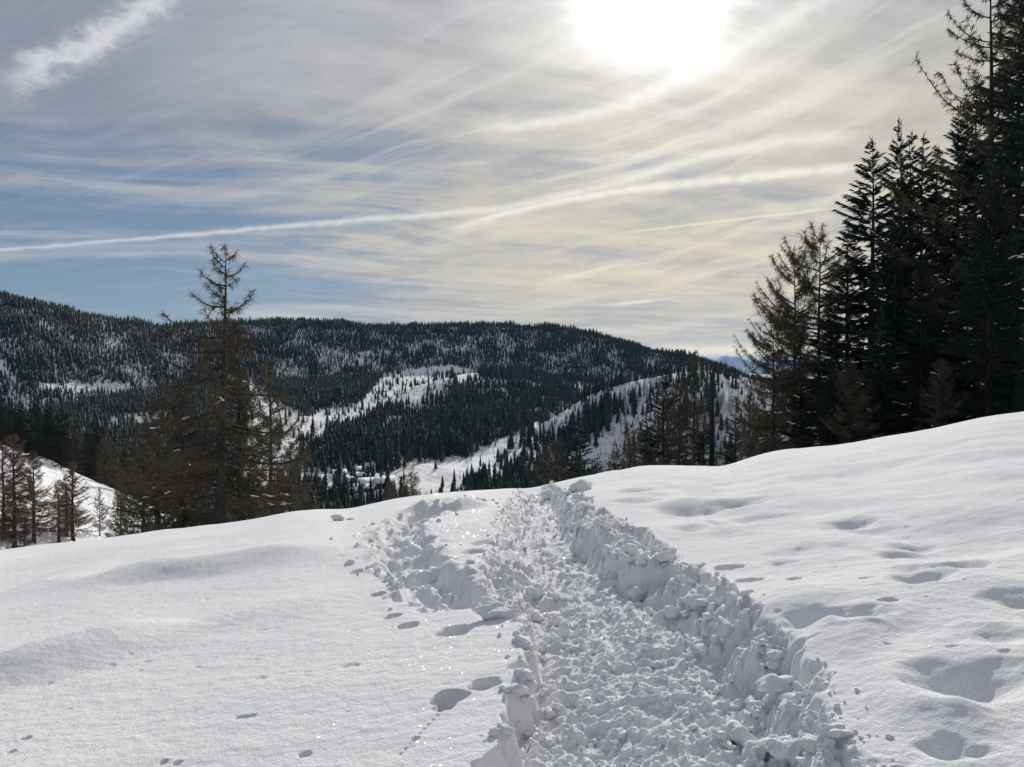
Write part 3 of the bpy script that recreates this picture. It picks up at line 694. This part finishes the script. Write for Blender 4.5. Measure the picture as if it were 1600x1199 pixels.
near_tree(Lc, 5, 1280, 366, 52, 'bare larch with rounded crown beside the pointed spruce', rz=.9, wide=.95)
near_tree(Lc, 5, 1242, 392, 50, 'bare larch left of the other rounded larch crown', rz=2.1, wide=.8)
near_tree(Lc, 5, 1208, 495, 47, 'low bare larch with dark limbs reaching over the far mountains', rz=4.2, wide=1.0)
near_tree(Lc, 0, 1470, 560, 33, 'brown larch in front at the foot of the right stand', rz=3.2, wide=1.1)
near_tree(Lc, 0, 1330, 560, 38, 'brown larch low in the left half of the right stand', rz=1.2, wide=1.2)
# ---- middle group
near_tree(S, 1, 1038, 575, 66, 'dark spruce tallest of the group right of the path', rz=.9, wide=1.2)
near_tree(S, 3, 1012, 640, 68, 'smaller spruce leaning on the tallest of the group right of the path', rz=2.9, wide=1.5)
near_tree(S, 3, 905, 652, 74, 'lone dark spruce above the end of the path', rz=1.4, wide=1.35)
near_tree(S, 0, 962, 690, 78, 'low dark spruce between the lone spruce and the group', rz=1.4, wide=1.2)
near_tree(S, 1, 1150, 640, 62, 'dark spruce at the right end of the middle group', rz=2.4, wide=1.4)
near_tree(S, 3, 1100, 650, 56, 'low dark spruce in front of the bare trunks', rz=2.0, wide=1.6)
near_tree(S, 0, 935, 712, 70, 'lowest spruce peeping over the snow right of the lone spruce', rz=5.0, wide=1.3)
near_tree(Lc, 1, 1083, 548, 68, 'thin tall larch with a bare mast in the middle group', rz=.3, wide=.75)
near_tree(Lc, 1, 1060, 600, 60, 'slim larch beside the tallest middle spruce', rz=1.3, wide=1.1)
near_tree(Lc, 0, 1172, 610, 58, 'brown larch at the right end of the middle group', rz=2.3, wide=.8)
near_tree(Lc, 1, 872, 690, 80, 'thin larch left of the lone dark spruce', rz=3.3, wide=1.2)
near_tree(Lc, 1, 985, 660, 64, 'slender larch left of the middle group', rz=4.8, wide=1.1)
# broken snag
def snag():
    Y = 57.; u, vt = uv(1112, 582); x = u * Y; zb = float(far_z(np.array([x]), np.array([Y]))[0]) - .2; Hh = vt * Y - zb
    T = Acc(); T.tube([(0, 0, 0), (.03, 0, Hh * .5), (0, 0, Hh * .97), (.02, 0, Hh)], [.26, .2, .15, .07], 8)
    r = tag(link('dead_trunk', None), 'broken dead trunk with a blunt top in the middle group', 'tree'); r.location = (x, Y, zb)
    link('trunk', T.mesh('trunk', BARK, True), r)
    for k, (f, a, L) in enumerate([(.93, .1, 1.1), (.8, 3.0, .9), (.7, .4, 1.5), (.62, 3.6, 1.3), (.52, 5.8, 1.6), (.86, 2.6, .5)]):
        B = Acc(); d = np.array([math.cos(a), math.sin(a), 0]); B.tube([np.array([0, 0, Hh * f]), d * L * .5 + np.array([0, 0, Hh * f - .05]), d * L + np.array([0, 0, Hh * f + .12])], [.045, .03, .01], 5)
        link('branch', B.mesh('branch', BARK), r)
snag()
# ---- the big larch on the left and its neighbours
def hero():
    Y = 36.; u, vt = uv(346, 386); x = u * Y; zb = float(far_z(np.array([x]), np.array([Y]))[0]) - .1; Hh = vt * Y - zb
    def prof(t):     # t = 0 top .. 1 bottom
        return float(np.interp(t, [0, .05, .12, .2, .3, .42, .5, .6, .8, 1], [.35, .65, .95, 1.1, 1.3, 1.5, 2.3, 3.2, 4.0, 3.8]))
    pi = math.pi; ex = [  # h, azimuth, length, start slope, upturn, radius   (azimuth pi = to the left)
        (Hh * .70, pi, 2.7, -.12, .50, .055), (Hh * .655, pi + .15, 2.3, -.18, .22, .05), (Hh * .60, pi - .1, 3.6, -.25, .55, .065), (Hh * .57, pi + .3, 3.2, -.3, .12, .05),
        (Hh * .79, .2, 1.25, -.05, .75, .045), (Hh * .80, pi - .3, 1.8, .0, .35, .045), (Hh * .74, -.1, 1.3, -.5, .15, .045), (Hh * .68, .1, 1.4, -.7, .3, .045), (Hh * .87, pi + .2, 1.1, .1, .5, .035),
        (Hh * .90, .3, .8, .15, .6, .03), (Hh * .52, .2, 2.6, -.15, .1, .06), (Hh * .46, pi - .2, 3.6, -.35, .2, .07), (Hh * .42, .1, 3.3, -.4, .3, .07), (Hh * .36, pi + .1, 4.6, -.22, .22, .08), (Hh * .33, -.2, 4.0, -.45, .35, .07),
        (Hh * .30, .3, 3.8, -.3, .3, .07), (Hh * .27, pi - .3, 4.2, -.4, .25, .07), (Hh * .22, 0., 4.0, -.35, .3, .06), (Hh * .55, 1.6, 2.4, -.3, .3, .05), (Hh * .18, pi, 3.2, -.3, .3, .06)]
    pr = larch(40, Hh, prof, nl=50, thick=1.1, droop=.42, tw=1.1, explicit=ex, bare=.10, upturn=.45, lean=.30, twig_w=.020, twl=1.15)
    tree_thing('larch_tree', pr, x, Y, zb, 1.0, 0., 'large old bare larch with long upturned left limbs on the snow edge', None, snow_clumps(99, pr[1], 34, .075, .8, Hh * .55))
    counts['larch_tree'] += 1
hero()
near_tree(Lc, 0, 374, 500, 47, 'wide larch with pointed tip behind the large old larch', rz=.6, wide=.85)
near_tree(Lc, 0, 286, 590, 44, 'broad larch just left of the large old larch', rz=1.6, wide=1.15)
near_tree(Lc, 1, 246, 622, 50, 'broad olive brown larch second left of the large old larch', rz=2.6, wide=1.5)
near_tree(Lc, 1, 424, 560, 52, 'broad larch right of the large old larch', rz=3.6, wide=1.0)
near_tree(Lc, 0, 452, 690, 46, 'low spreading larch right of the large old larch', rz=4.6, wide=1.3)
near_tree(Lc, 1, 285, 700, 46, 'low larch crown left under the large old larch', rz=.1, wide=1.2)
near_tree(Lc, 0, 222, 690, 56, 'low dense larch at the left of the larch clump', rz=5.6, wide=1.1)
near_tree(S, 1, 268, 690, 54, 'half hidden spruce inside the larch clump', rz=1.6, wide=1.2)
near_tree(Lc, 2, 187, 735, 62, 'thin larch with visible trunk left of the larch clump', rz=.7, wide=.75)
near_tree(Lc, 1, 628, 742, 76, 'small larch peeping over the snow left of the path', rz=.9, wide=1.0)
near_tree(Lc, 2, 612, 752, 72, 'smallest brown larch peeping over the snow left of the path', rz=1.9, wide=1.0)
near_tree(Lc, 3, 642, 738, 74, 'thin pointed larch peeping over the snow left of the path', rz=2.9, wide=1.3)

def slope_tree(kind, var, px, pbase, ptop, label, group=None, rz=0, wide=1.0, snow=False):
    """a tree on the left snow clearing: base row gives the depth on the slope"""
    ys = np.linspace(75, 168, 300); u = uv(px, 0)[0]; z = far_z(u * ys, ys); v = z / ys; target = uv(px, pbase)[1]
    Y = float(ys[np.argmin(np.abs(v - target) + (ys < 90) * .0)]); return near_tree(kind, var, px, ptop, Y, label, group, rz, snow, wide)
slope_tree(Lc, 2, 20, 864, 678, 'reddish larch with thick dark trunk at the lower left edge', rz=.4, wide=1.3)
slope_tree(Lc, 3, 3, 842, 690, 'reddish larch cut by the left picture edge', rz=1.4, wide=1.4)
slope_tree(Lc, 2, 50, 848, 706, 'reddish larch right of the thick dark trunk', rz=2.4, wide=1.4)
slope_tree(Lc, 3, 36, 866, 790, 'low reddish larch in front of the larch pair at the left', rz=3.4, wide=1.3)
slope_tree(Lc, 3, 90, 850, 752, 'small reddish larch with crooked foot on the clearing', rz=.4, wide=1.7)
slope_tree(Lc, 2, 112, 845, 722, 'bushy reddish larch in the middle of the clearing', rz=4.4, wide=1.5)
slope_tree(Lc, 3, 102, 838, 745, 'reddish larch between the crooked and the bushy larch', rz=5.4, wide=1.8)
slope_tree(Lc, 3, 154, 838, 762, 'thin small larch alone on the clearing', rz=1.1, wide=.9)

# ------------------------------------------------------------------ forests on the hills
FS = [far_spruce(i, R=r) for i, r in enumerate((.17, .20, .15, .22))]
FL = [far_larch(10 + i, R=r) for i, r in enumerate((.16, .20, .14))]

def inpoly(px, py, poly):
    c = np.zeros(px.shape, bool); j = len(poly) - 1
    for i in range(len(poly)):
        xi, yi = poly[i]; xj, yj = poly[j]
        c ^= ((yi > py) != (yj > py)) & (px < (xj - xi) * (py - yi) / (yj - yi + 1e-9) + xi); j = i
    return c
# region polygons in photograph pixels of the tree foot: spruce density, larch density
REG = [
    ([(-400, 400), (330, 480), (330, 560), (-400, 545)], .85, .46),
    ([(330, 480), (1250, 480), (1250, 620), (330, 560)], 1.0, .18),
    ([(330, 495), (1010, 500), (1010, 536), (330, 532)], .85, .2),
    ([(-400, 545), (330, 560), (430, 560), (430, 760), (-400, 760)], 1.3, .12),
    ([(430, 545), (520, 540), (640, 560), (590, 600), (540, 640), (430, 640)], 1.4, .05),
    ([(500, 552), (700, 545), (720, 560), (600, 580), (500, 572)], .40, .2),
    ([(600, 586), (655, 576), (705, 572), (745, 580), (752, 592), (700, 600), (645, 618), (600, 645), (548, 672), (540, 660)], .05, .03),
    ([(390, 590), (430, 625), (480, 652), (545, 635), (560, 650), (505, 690), (480, 712), (450, 745), (430, 790), (380, 760)], .02, .03),
    ([(560, 660), (650, 622), (720, 602), (870, 600), (905, 610), (880, 640), (840, 672), (760, 708), (680, 722), (590, 742), (480, 745), (468, 715), (505, 692)], 1.2, .15),
    ([(590, 640), (660, 618), (690, 640), (600, 670)], .35, .1),
    ([(560, 700), (700, 690), (800, 650), (870, 640), (830, 680), (740, 712), (620, 722)], .75, .55),
    ([(576, 745), (640, 726), (730, 712), (850, 655), (880, 640), (1230, 600), (1230, 800), (560, 830)], .10, .22),
    ([(590, 752), (650, 728), (740, 716), (800, 690), (760, 745), (660, 775), (600, 772)], .015, .02),
    ([(856, 660), (870, 640), (985, 597), (1100, 574), (1200, 600), (1210, 622), (1100, 592), (1000, 606), (890, 655)], .10, .22),
    ([(890, 655), (1000, 606), (1060, 602), (1060, 622), (980, 636), (890, 672)], .30, .70),
    ([(935, 655), (1080, 640), (1200, 620), (1200, 760), (930, 760)], .12, .60),
    ([(862, 712), (892, 676), (940, 650), (955, 655), (930, 690), (880, 716)], .95, .2),
    ([(700, 800), (720, 758), (870, 742), (930, 745), (930, 800)], .9, .1),
    ([(460, 735), (585, 724), (600, 760), (640, 772), (620, 790), (470, 785)], .10, .02),
    ([(430, 765), (470, 758), (500, 765), (530, 790), (500, 815), (430, 815)], .75, .1),
    ([(500, 776), (640, 776), (640, 830), (500, 830)], .45, .06),
    ([(60, 600), (205, 600), (205, 614), (60, 612)], .08, .10),
    ([(175, 650), (262, 642), (262, 672), (170, 680)], .10, .10),
    ([(110, 520), (300, 525), (300, 545), (110, 540)], .6, .3),
]
def forests():
    rng = np.random.default_rng(5)
    cell = 4.4; P = []
    for y0 in np.arange(540, 2120, cell):
        xm = .76 * y0; xs = np.arange(-xm, xm, cell); P.append(np.column_stack([xs + rng.uniform(0, cell, len(xs)), y0 + rng.uniform(0, cell, len(xs))]))
    P = np.concatenate(P); x, y = P.T; z = far_z(x.copy(), y.copy()); u = x / y; v = z / y
    px = 800 + u * F; py = HY - v * F
    ds = np.full(len(x), .35); dl = np.full(len(x), .1)
    for poly, a, b in REG:
        m = inpoly(px, py, poly); ds[m] = a; dl[m] = b
    cl = fbm(x / 90, y / 60, 3, 200); cl2 = fbm(x / 140 + 9, y / 90, 3, 300)
    cl3 = fbm(x / 26, y / 26, 2, 220); bk = np.where((y > 1250) & (ds > .2), 1.0, 0.0); ds = ds * (1 + .6 * bk) * np.clip(1.15 + 1.1 * cl + (.9 - .5 * bk) * cl3, .12 + .4 * bk, 2.2); dl = dl * np.clip(1 + 1.3 * cl2, .1, 2.0)
    r = rng.random(len(x)); isS = r < ds; isL = (~isS) & (r < ds + dl)
    H = np.where(isS, 6 + 12 * rng.random(len(x)) ** 1.4, 5 + 8 * rng.random(len(x))) * np.interp(y, [700, 1100, 1500], [1.25, 1.0, .85]) * np.clip(1 + .5 * fbm(x / 60, y / 60, 2, 210), .6, 1.4)
    # visibility
    iu = np.clip(np.searchsorted(UG, u), 0, len(UG) - 1); iy = np.clip(np.searchsorted(YG, y) - 3, 0, len(YG) - 1)
    vis = (z + H) / y > ACC[iy, iu] + .0005
    inside = np.abs(u) < .70
    keep = (isS | isL) & vis
    x, y, z, H, isS, px, py, inside = [q[keep] for q in (x, y, z, H, isS, px, py, inside)]
    size = H / y * F
    ZONES = [(lambda a, b, yy: (a > 440) & (a < 520) & (b > 725) & (yy < 900), 'between the huts and the big old larch'), (lambda a, b, yy: (a >= 520) & (a < 590) & (b > 770) & (yy < 900), 'just below the huts on the valley floor'),
          (lambda a, b, yy: (a >= 520) & (a < 590) & (b > 725) & (yy < 900), 'among the small huts on the valley floor'), (lambda a, b, yy: (a >= 590) & (a < 660) & (b > 725) & (yy < 900), 'right of the huts beside the bright snowfield'),
          (lambda a, b, yy: (a >= 660) & (a < 790) & (b > 735) & (yy < 900), 'just over the snow edge left of the path end'), (lambda a, b, yy: (a >= 790) & (a < 960) & (b > 735) & (yy < 900), 'just over the snow edge right of the path end'),
          (lambda a, b, yy: (a >= 560) & (a < 800) & (b > 690) & (yy < 1050), 'on the open slope above the bright snowfield'), (lambda a, b, yy: (a >= 800) & (b > 640) & (yy < 1050), 'low on the open snow slope across the valley'),
          (lambda a, b, yy: (a >= 800) & (b > 575) & (yy < 1050), 'along the bright crest of the open snow slope'), (lambda a, b, yy: (a < 120), 'in the dark valley wood at the far left'), (lambda a, b, yy: (a < 250), 'in the dark valley wood left of the larch clump'), (lambda a, b, yy: (a < 350), 'seen through the larch clump left of the old trunk'), (lambda a, b, yy: (a < 440), 'right behind the big old larch'), (lambda a, b, yy: (a < 640), 'in the wood straight above the huts'), (lambda a, b, yy: a > -1e9, 'in the dark wood of the middle spur')]
    for kind, flag, meshes, quota, nm, lk in ((S, isS, FS, 232, 'far_spruce_forest', 's'), (Lc, ~isS, FL, 245, 'far_larch_forest', 'l')):
        idx = np.where(flag)[0]; sc_ = np.where(inside[idx], size[idx], 0); order = idx[np.argsort(-sc_)]
        for i in order[:quota]:
            o = link(kind, meshes[i % len(meshes)]); o.location = (x[i], y[i], z[i]); w = H[i] * rng.uniform(.85, 1.15); o.scale = (w, w, H[i]); o.rotation_euler = (0, 0, rng.random() * 6.28)
            a, b = ('small dark spruce ', 'spruces ') if lk == 's' else ('small bare larch ', 'larches ')
            ph = next(p for fn, p in ZONES if fn(px[i], py[i], y[i])); tag(o, a + ph, 'tree', b + ph)
        rest = order[quota:]
        scatter(nm, np.column_stack([x, y, z])[rest], H[rest], meshes, rng, 'thick dark spruce forest over the far hills' if lk == 's' else 'bare larch woods over the far hills')

def scatter(name, pts, scl, meshes, rng, label, flat=1.0, tilt=0.0, cat=None):
    """one object that repeats small meshes on points (geometry nodes)"""
    me = bpy.data.meshes.new(name); me.vertices.add(len(pts)); me.vertices.foreach_set('co', np.asarray(pts, np.float32).ravel())
    def attr(n, typ, arr, key='value'):
        a = me.attributes.new(n, typ, 'POINT'); a.data.foreach_set(key, np.asarray(arr).ravel())
    n = len(pts); w = rng.uniform(.8, 1.2, n)
    attr('sc', 'FLOAT_VECTOR', np.column_stack([scl * w, scl * w, scl * flat]).astype(np.float32), 'vector')
    attr('rt', 'FLOAT_VECTOR', np.column_stack([rng.normal(0, tilt + 1e-4, n), rng.normal(0, tilt + 1e-4, n), rng.random(n) * 6.28]).astype(np.float32), 'vector')
    attr('pk', 'INT', rng.integers(0, len(meshes), n).astype(np.int32))
    o = link(name, me); tag(o, label, cat, None, 'stuff')
    ng = bpy.data.node_groups.new(name, 'GeometryNodeTree'); ng.interface.new_socket('Geometry', in_out='INPUT', socket_type='NodeSocketGeometry'); ng.interface.new_socket('Geometry', in_out='OUTPUT', socket_type='NodeSocketGeometry')
    N = ng.nodes; L = ng.links; gi = N.new('NodeGroupInput'); go = N.new('NodeGroupOutput')
    iop = N.new('GeometryNodeInstanceOnPoints'); m2p = N.new('GeometryNodeMeshToPoints'); L.new(gi.outputs[0], m2p.inputs[0]); L.new(m2p.outputs[0], iop.inputs['Points'])
    g2i = N.new('GeometryNodeGeometryToInstance')
    for ob in reversed(PROTO[name]):
        oi = N.new('GeometryNodeObjectInfo'); oi.inputs['Object'].default_value = ob; oi.inputs['As Instance'].default_value = True; oi.transform_space = 'ORIGINAL'
        L.new(oi.outputs['Geometry'], g2i.inputs[0])
    L.new(g2i.outputs[0], iop.inputs['Instance']); iop.inputs['Pick Instance'].default_value = True
    def na(nm, typ):
        a = N.new('GeometryNodeInputNamedAttribute'); a.data_type = typ; a.inputs[0].default_value = nm; return a.outputs[0]
    L.new(na('sc', 'FLOAT_VECTOR'), iop.inputs['Scale']); L.new(na('pk', 'INT'), iop.inputs['Instance Index'])
    e2r = N.new('FunctionNodeEulerToRotation'); L.new(na('rt', 'FLOAT_VECTOR'), e2r.inputs[0]); L.new(e2r.outputs[0], iop.inputs['Rotation'])
    L.new(iop.outputs[0], go.inputs[0])
    md = o.modifiers.new('scatter', 'NODES'); md.node_group = ng
    return o
class Proto(dict):
    def __missing__(s, k): return s['cur']
PROTO = Proto()
_forests_src = forests
def run_forests():
    # the first placed trees of each kind serve as the source of the repeated ones
    global scatter
    base_scatter = scatter
    def sc2(name, pts, scl, meshes, rng, label, **kw):
        obs = []
        for m in meshes:
            obs.append(next(o for o in C.objects if o.data is m))
        PROTO['cur'] = obs
        return base_scatter(name, pts, scl, meshes, rng, label, **kw)
    globals()['scatter'] = sc2
    forests(); 
    globals()['scatter'] = base_scatter
run_forests()

# the dark wood behind the left clearing
def left_wood():
    rng = np.random.default_rng(9); k = 0; cand = []
    for yy in np.arange(163, 330, 6.5):
        for xx in np.arange(-.80 * yy, -.40 * yy, 6.0):
            x = xx + rng.uniform(0, 5); y = yy + rng.uniform(0, 5); cand.append((x, y))
    cand = np.array(cand); z = far_z(cand[:, 0].copy(), cand[:, 1].copy())
    for (x, y), zz in zip(cand, z):
        px = 800 + x / y * F
        if px < -60 or px > 330: continue
        Hh = rng.uniform(12, 19); top = HY - (zz + Hh) / y * F
        lim = np.interp(px, [-60, 0, 90, 200, 330], [598, 608, 628, 690, 770])
        if top < lim: Hh = zz * 0 + (HY - lim - rng.uniform(0, 14)) / F * y - zz
        if Hh < 7: continue
        if rng.random() > .62: continue
        # drop what the ones in front hide completely
        if y > 240 and rng.random() < .5: continue
        front = y < 186
        kind = Lc if rng.random() < (.45 if front else .2) else S
        lab, grp = {(S, 1): ('dark spruce at the front of the wood above the left clearing', 'front spruces of the left wood'), (S, 0): ('dark spruce deep in the wood above the left clearing', 'inner spruces of the left wood'),
                    (Lc, 1): ('grey brown larch at the upper rim of the left clearing', 'larches at the rim of the left clearing'), (Lc, 0): ('grey brown larch inside the wood above the left clearing', 'inner larches of the left wood')}[(kind, int(front))]
        i = k % 4 if kind == S else k % 2
        pr = (SPR if kind == S else LAR)[i]; s = Hh / (SPRH if kind == S else LARH)[i]
        tree_thing(kind, pr, x, y, zz - .2, s, rng.random() * 6.28, lab, grp, None, sxy=s * rng.uniform(.95, 1.25)); k += 1
    print('left wood', k)
left_wood()

# ------------------------------------------------------------------ village huts
def box(A, x0, x1, y0, y1, z0, z1):
    c = np.array([[x0, y0, z0], [x1, y0, z0], [x1, y1, z0], [x0, y1, z0], [x0, y0, z1], [x1, y0, z1], [x1, y1, z1], [x0, y1, z1]], float)
    A.v.append(c); A.q.append(A.n + np.array([[0, 3, 2, 1], [4, 5, 6, 7], [0, 1, 5, 4], [1, 2, 6, 5], [2, 3, 7, 6], [3, 0, 4, 7]])); A.n += 8
def gable(A, hx, hy, z0, zr, th, over=.0):
    for s in (-1, 1):
        p = np.array([[-hx, 0, zr], [hx, 0, zr], [hx, s * hy, z0], [-hx, s * hy, z0]], float); q = p + np.array([0, 0, th])
        c = np.concatenate([p, q]); A.v.append(c); A.q.append(A.n + np.array([[0, 1, 2, 3], [4, 7, 6, 5], [0, 4, 5, 1], [1, 5, 6, 2], [2, 6, 7, 3], [3, 7, 4, 0]])); A.n += 8
def hut_meshes():
    w = Acc(); box(w, -5, 5, -3.6, 3.6, -1.5, 3.2)
    p = np.array([[-5, -3.6, 3.2], [-5, 3.6, 3.2], [-5, 0, 6.0], [-5, 0, 6.0], [5, -3.6, 3.2], [5, 3.6, 3.2], [5, 0, 6.0], [5, 0, 6.0]], float); w.v.append(p); w.q.append(w.n + np.array([[0, 1, 2, 3], [4, 5, 6, 7]])); w.n += 8
    r = Acc(); gable(r, 5.9, 4.6, 2.55, 6.15, .22); s = Acc(); gable(s, 5.95, 4.7, 2.72, 6.4, .55)
    d = Acc(); box(d, -.55, .55, -3.66, -3.6, -.2, 2.0); wi = Acc(); box(wi, -.6, .6, -3.66, -3.605, 1.1, 2.2)
    ch = Acc(); box(ch, -.4, .4, -.4, .4, 4.5, 7.6)
    return {'wall': w.mesh('wall', WOOD), 'roof': r.mesh('roof', WOOD), 'roof_snow': s.mesh('roof_snow', SNOWF), 'door': d.mesh('door', BARK), 'window': wi.mesh('window', GLASS), 'chimney': ch.mesh('chimney', ROCK)}
HM = hut_meshes()
def foot(px, py, y0=560, y1=1100):
    ys = np.linspace(y0, y1, 800); u = uv(px, 0)[0]; z = far_z(u * ys, ys); acc = np.maximum.accumulate(z / ys); t = uv(px, py)[1]
    i = int(np.argmax(acc >= t)); return u * ys[i], ys[i], z[i]
for px, py, rz, s, lab in [(530, 747, .35, 1.05, 'hut with wide snowy roof highest on the left of the hamlet'), (543, 757, -.5, 1.0, 'dark hut just below the highest left hut'), (572, 762, .3, 1.15, 'dark hut with bright roof in the middle of the hamlet'),
                          (578, 768, -.3, .8, 'low hut in front of the middle hut'), (601, 762, .12, 1.35, 'broad hut at the right end beside the snowfield'), (501, 757, .6, .9, 'hut half hidden by trees left in the hamlet'),
                          (491, 757, -.2, .8, 'leftmost small hut of the hamlet'), (550, 772, .5, .8, 'lowest hut of the hamlet among the spruces'), (561, 748, -.4, .8, 'upper middle hut of the hamlet'), (560, 738, .2, .75, 'small hut at the wood edge above the hamlet'), (585, 750, .4, .7, 'small hut above the broad right hut')]:
    x, y, z = foot(px, py)
    h = tag(link('hut', None), lab, 'hut'); h.location = (x, y, z); h.rotation_euler = (0, 0, rz); h.scale = (s, s, s)
    link('wall', HM['wall'], h); rf = link('roof', HM['roof'], h); link('roof_snow', HM['roof_snow'], rf); c = link('chimney', HM['chimney'], rf); c.location = (1.5, .6, 0)
    dd = link('door', HM['door'], h); dd.location = (-3.2, 0, 0)
    for wx in (-.9, 1.2, 3.3): wn = link('window', HM['window'], h); wn.location = (wx, 0, 0)

# ------------------------------------------------------------------ snow chunks along the path
def chunk(seed, sub, flat=.8, sharp=.35):
    rng = np.random.default_rng(seed); v, f = ICO[sub]; v = v.copy()
    for k in range(7):       # cut flat faces as a broken crust has
        n = unit(rng.normal(size=3)); d = rng.uniform(.45, .85); t = v @ n; m = t > d; v[m] -= np.outer(t[m] - d, n) * .85
    o = seed * 3.1
    r = 1 + sharp * .55 * fbm(v[:, 0] * 1.3 + o, v[:, 1] * 1.3 + v[:, 2] * 1.1, 3, seed) + .10 * sharp * fbm(v[:, 0] * 5 + o, v[:, 1] * 5 + v[:, 2] * 4.1, 2, seed + 1)
    v = v * r[:, None]; v[:, 2] *= flat
    return raw_mesh('snow_chunk', v, tris=f, mat=SNOW, smooth=True)
BIG = [chunk(i, 4 if i < 4 else 3, f, .7) for i, f in enumerate((.8, .6, .9, .7, .75, .85, .65, .8))]
SML = [chunk(60 + i, 2, .8, .5) for i in range(5)]
def surf(x, y): return fine_z(np.atleast_1d(np.array(x, float)), np.atleast_1d(np.array(y, float)))
def chunks():
    rng = np.random.default_rng(33)
    hand = [(772, 968, (.17, .07, .085), 0.0, 'long flat snow slab lying left of the path'), (790, 946, (.13, .12, .10), .5, 'squarish snow block behind the long flat slab'), (838, 893, (.09, .07, .10), .2, 'snow block at the far side of the hollow in the path'),
            (868, 936, (.045, .04, .10), .1, 'pointed upright snow clod left on the path'), (852, 958, (.05, .05, .06), .9, 'small clod in front of the pointed clod'), (882, 952, (.055, .05, .07), 1.9, 'rounded clod right of the pointed clod'), (905, 768, (.22, .18, .18), 1., 'snow heap at the far right bend of the path'),
            (860, 765, (.20, .18, .16), 2., 'snow lump at the far end of the path'), (1084, 1020, (.028, .026, .032), 0.3, 'small cube of snow lying on the trodden floor'), (1134, 1160, (.03, .03, .028), 1.3, 'round snowball on the right of the trodden floor'), (1125, 1095, (.035, .03, .03), 2.3, 'small snow clod at the foot of the right bank'),
            (940, 1107, (.03, .03, .02), 1.1, 'flat crumb in the middle of the path'), (627, 980, (.035, .03, .03), .1, 'single snow lump left of the long slab'), (529, 814, (.14, .1, .08), .1, 'snow lump alone on the far left crest'), (545, 812, (.07, .06, .04), .1, 'smaller lump beside the crest lump')]
    for i, (px, py, s, rz, lab) in enumerate(hand):
        x, y = ground_of(px, py); z = surf(x, y)[0]
        o = link('snow_chunk', BIG[i % 8]); o.location = (x, y, z + s[2] * .35); o.scale = s; o.rotation_euler = (rng.normal(0, .15), rng.normal(0, .15), rz); tag(o, lab, 'snow chunk')
    # banks
    n = 0; pts = []
    while n < 230:
        y = 2.9 + 15 * rng.random() ** 1.7; sd = rng.random() < .62
        if sd: a, b = np.interp(y, *FLR), np.interp(y, *OUR); x = a + (b - a) * rng.uniform(.12, .85); grp = ('rough snow chunk heaped on the right bank of the path', 'snow chunks on the right bank')
        else: a, b = np.interp(y, *OUL), np.interp(y, *FLL); x = a + (b - a) * rng.uniform(.4, 1.0); grp = ('rough snow chunk in the churned strip left of the path', 'snow chunks left of the path')
        lo = 'beside the viewpoint' if y < 4.4 else ('halfway along' if y < 8.5 else 'near the far end'); grp = (grp[0] + ', ' + lo, grp[1] + ' ' + lo)
        s = (.03 + .055 * rng.random() ** 2) * (.75 + .03 * y) * (1.1 if sd else .8)
        z = surf(x, y)[0]; o = link('snow_chunk', BIG[rng.integers(0, 8)]); o.location = (x, y, z + s * .15); o.scale = (s * rng.uniform(.8, 1.3), s * rng.uniform(.8, 1.2), s * rng.uniform(.7, 1.2)); o.rotation_euler = tuple(rng.uniform(-.6, .6, 3) + np.array([0, 0, rng.random() * 6]))
        tag(o, grp[0], 'snow chunk', grp[1]); n += 1
    N = 4200; y = 2.6 + 17 * rng.random(N) ** 1.8; a, b = np.interp(y, *OUL), np.interp(y, *OUR); x = a + (b - a) * np.clip(rng.random(N), 0, 1) + rng.normal(0, .05, N); s = .006 + .026 * rng.random(N) ** 3.5
    k = 260; y2 = rng.uniform(5.5, 14, k); x2 = np.interp(y2, *TRL) + rng.normal(0, .25, k); y = np.append(y, y2); x = np.append(x, x2); s = np.append(s, .012 + .04 * rng.random(k) ** 2)
    z = fine_z(x.copy(), y.copy()) + s * .25
    protos = []
    for i, m in enumerate(SML):
        px, py = [(930, 1085), (1000, 1120), (880, 1010), (1040, 1150), (960, 990)][i]; gx, gy = ground_of(px, py); o = link('snow_chunk', m); o.location = (gx, gy, surf(gx, gy)[0] + .008); o.scale = (.022, .022, .02)
        tag(o, 'small snow crumb on the trodden floor of the path', 'snow chunk', 'snow crumbs on the path floor'); protos.append(o)
    PROTO['cur'] = protos
    scatter('loose_snow_crumbs', np.column_stack([x, y, z]), s, SML, rng, 'loose snow crumbs scattered along the trampled path', flat=.9, tilt=.6)
chunks()
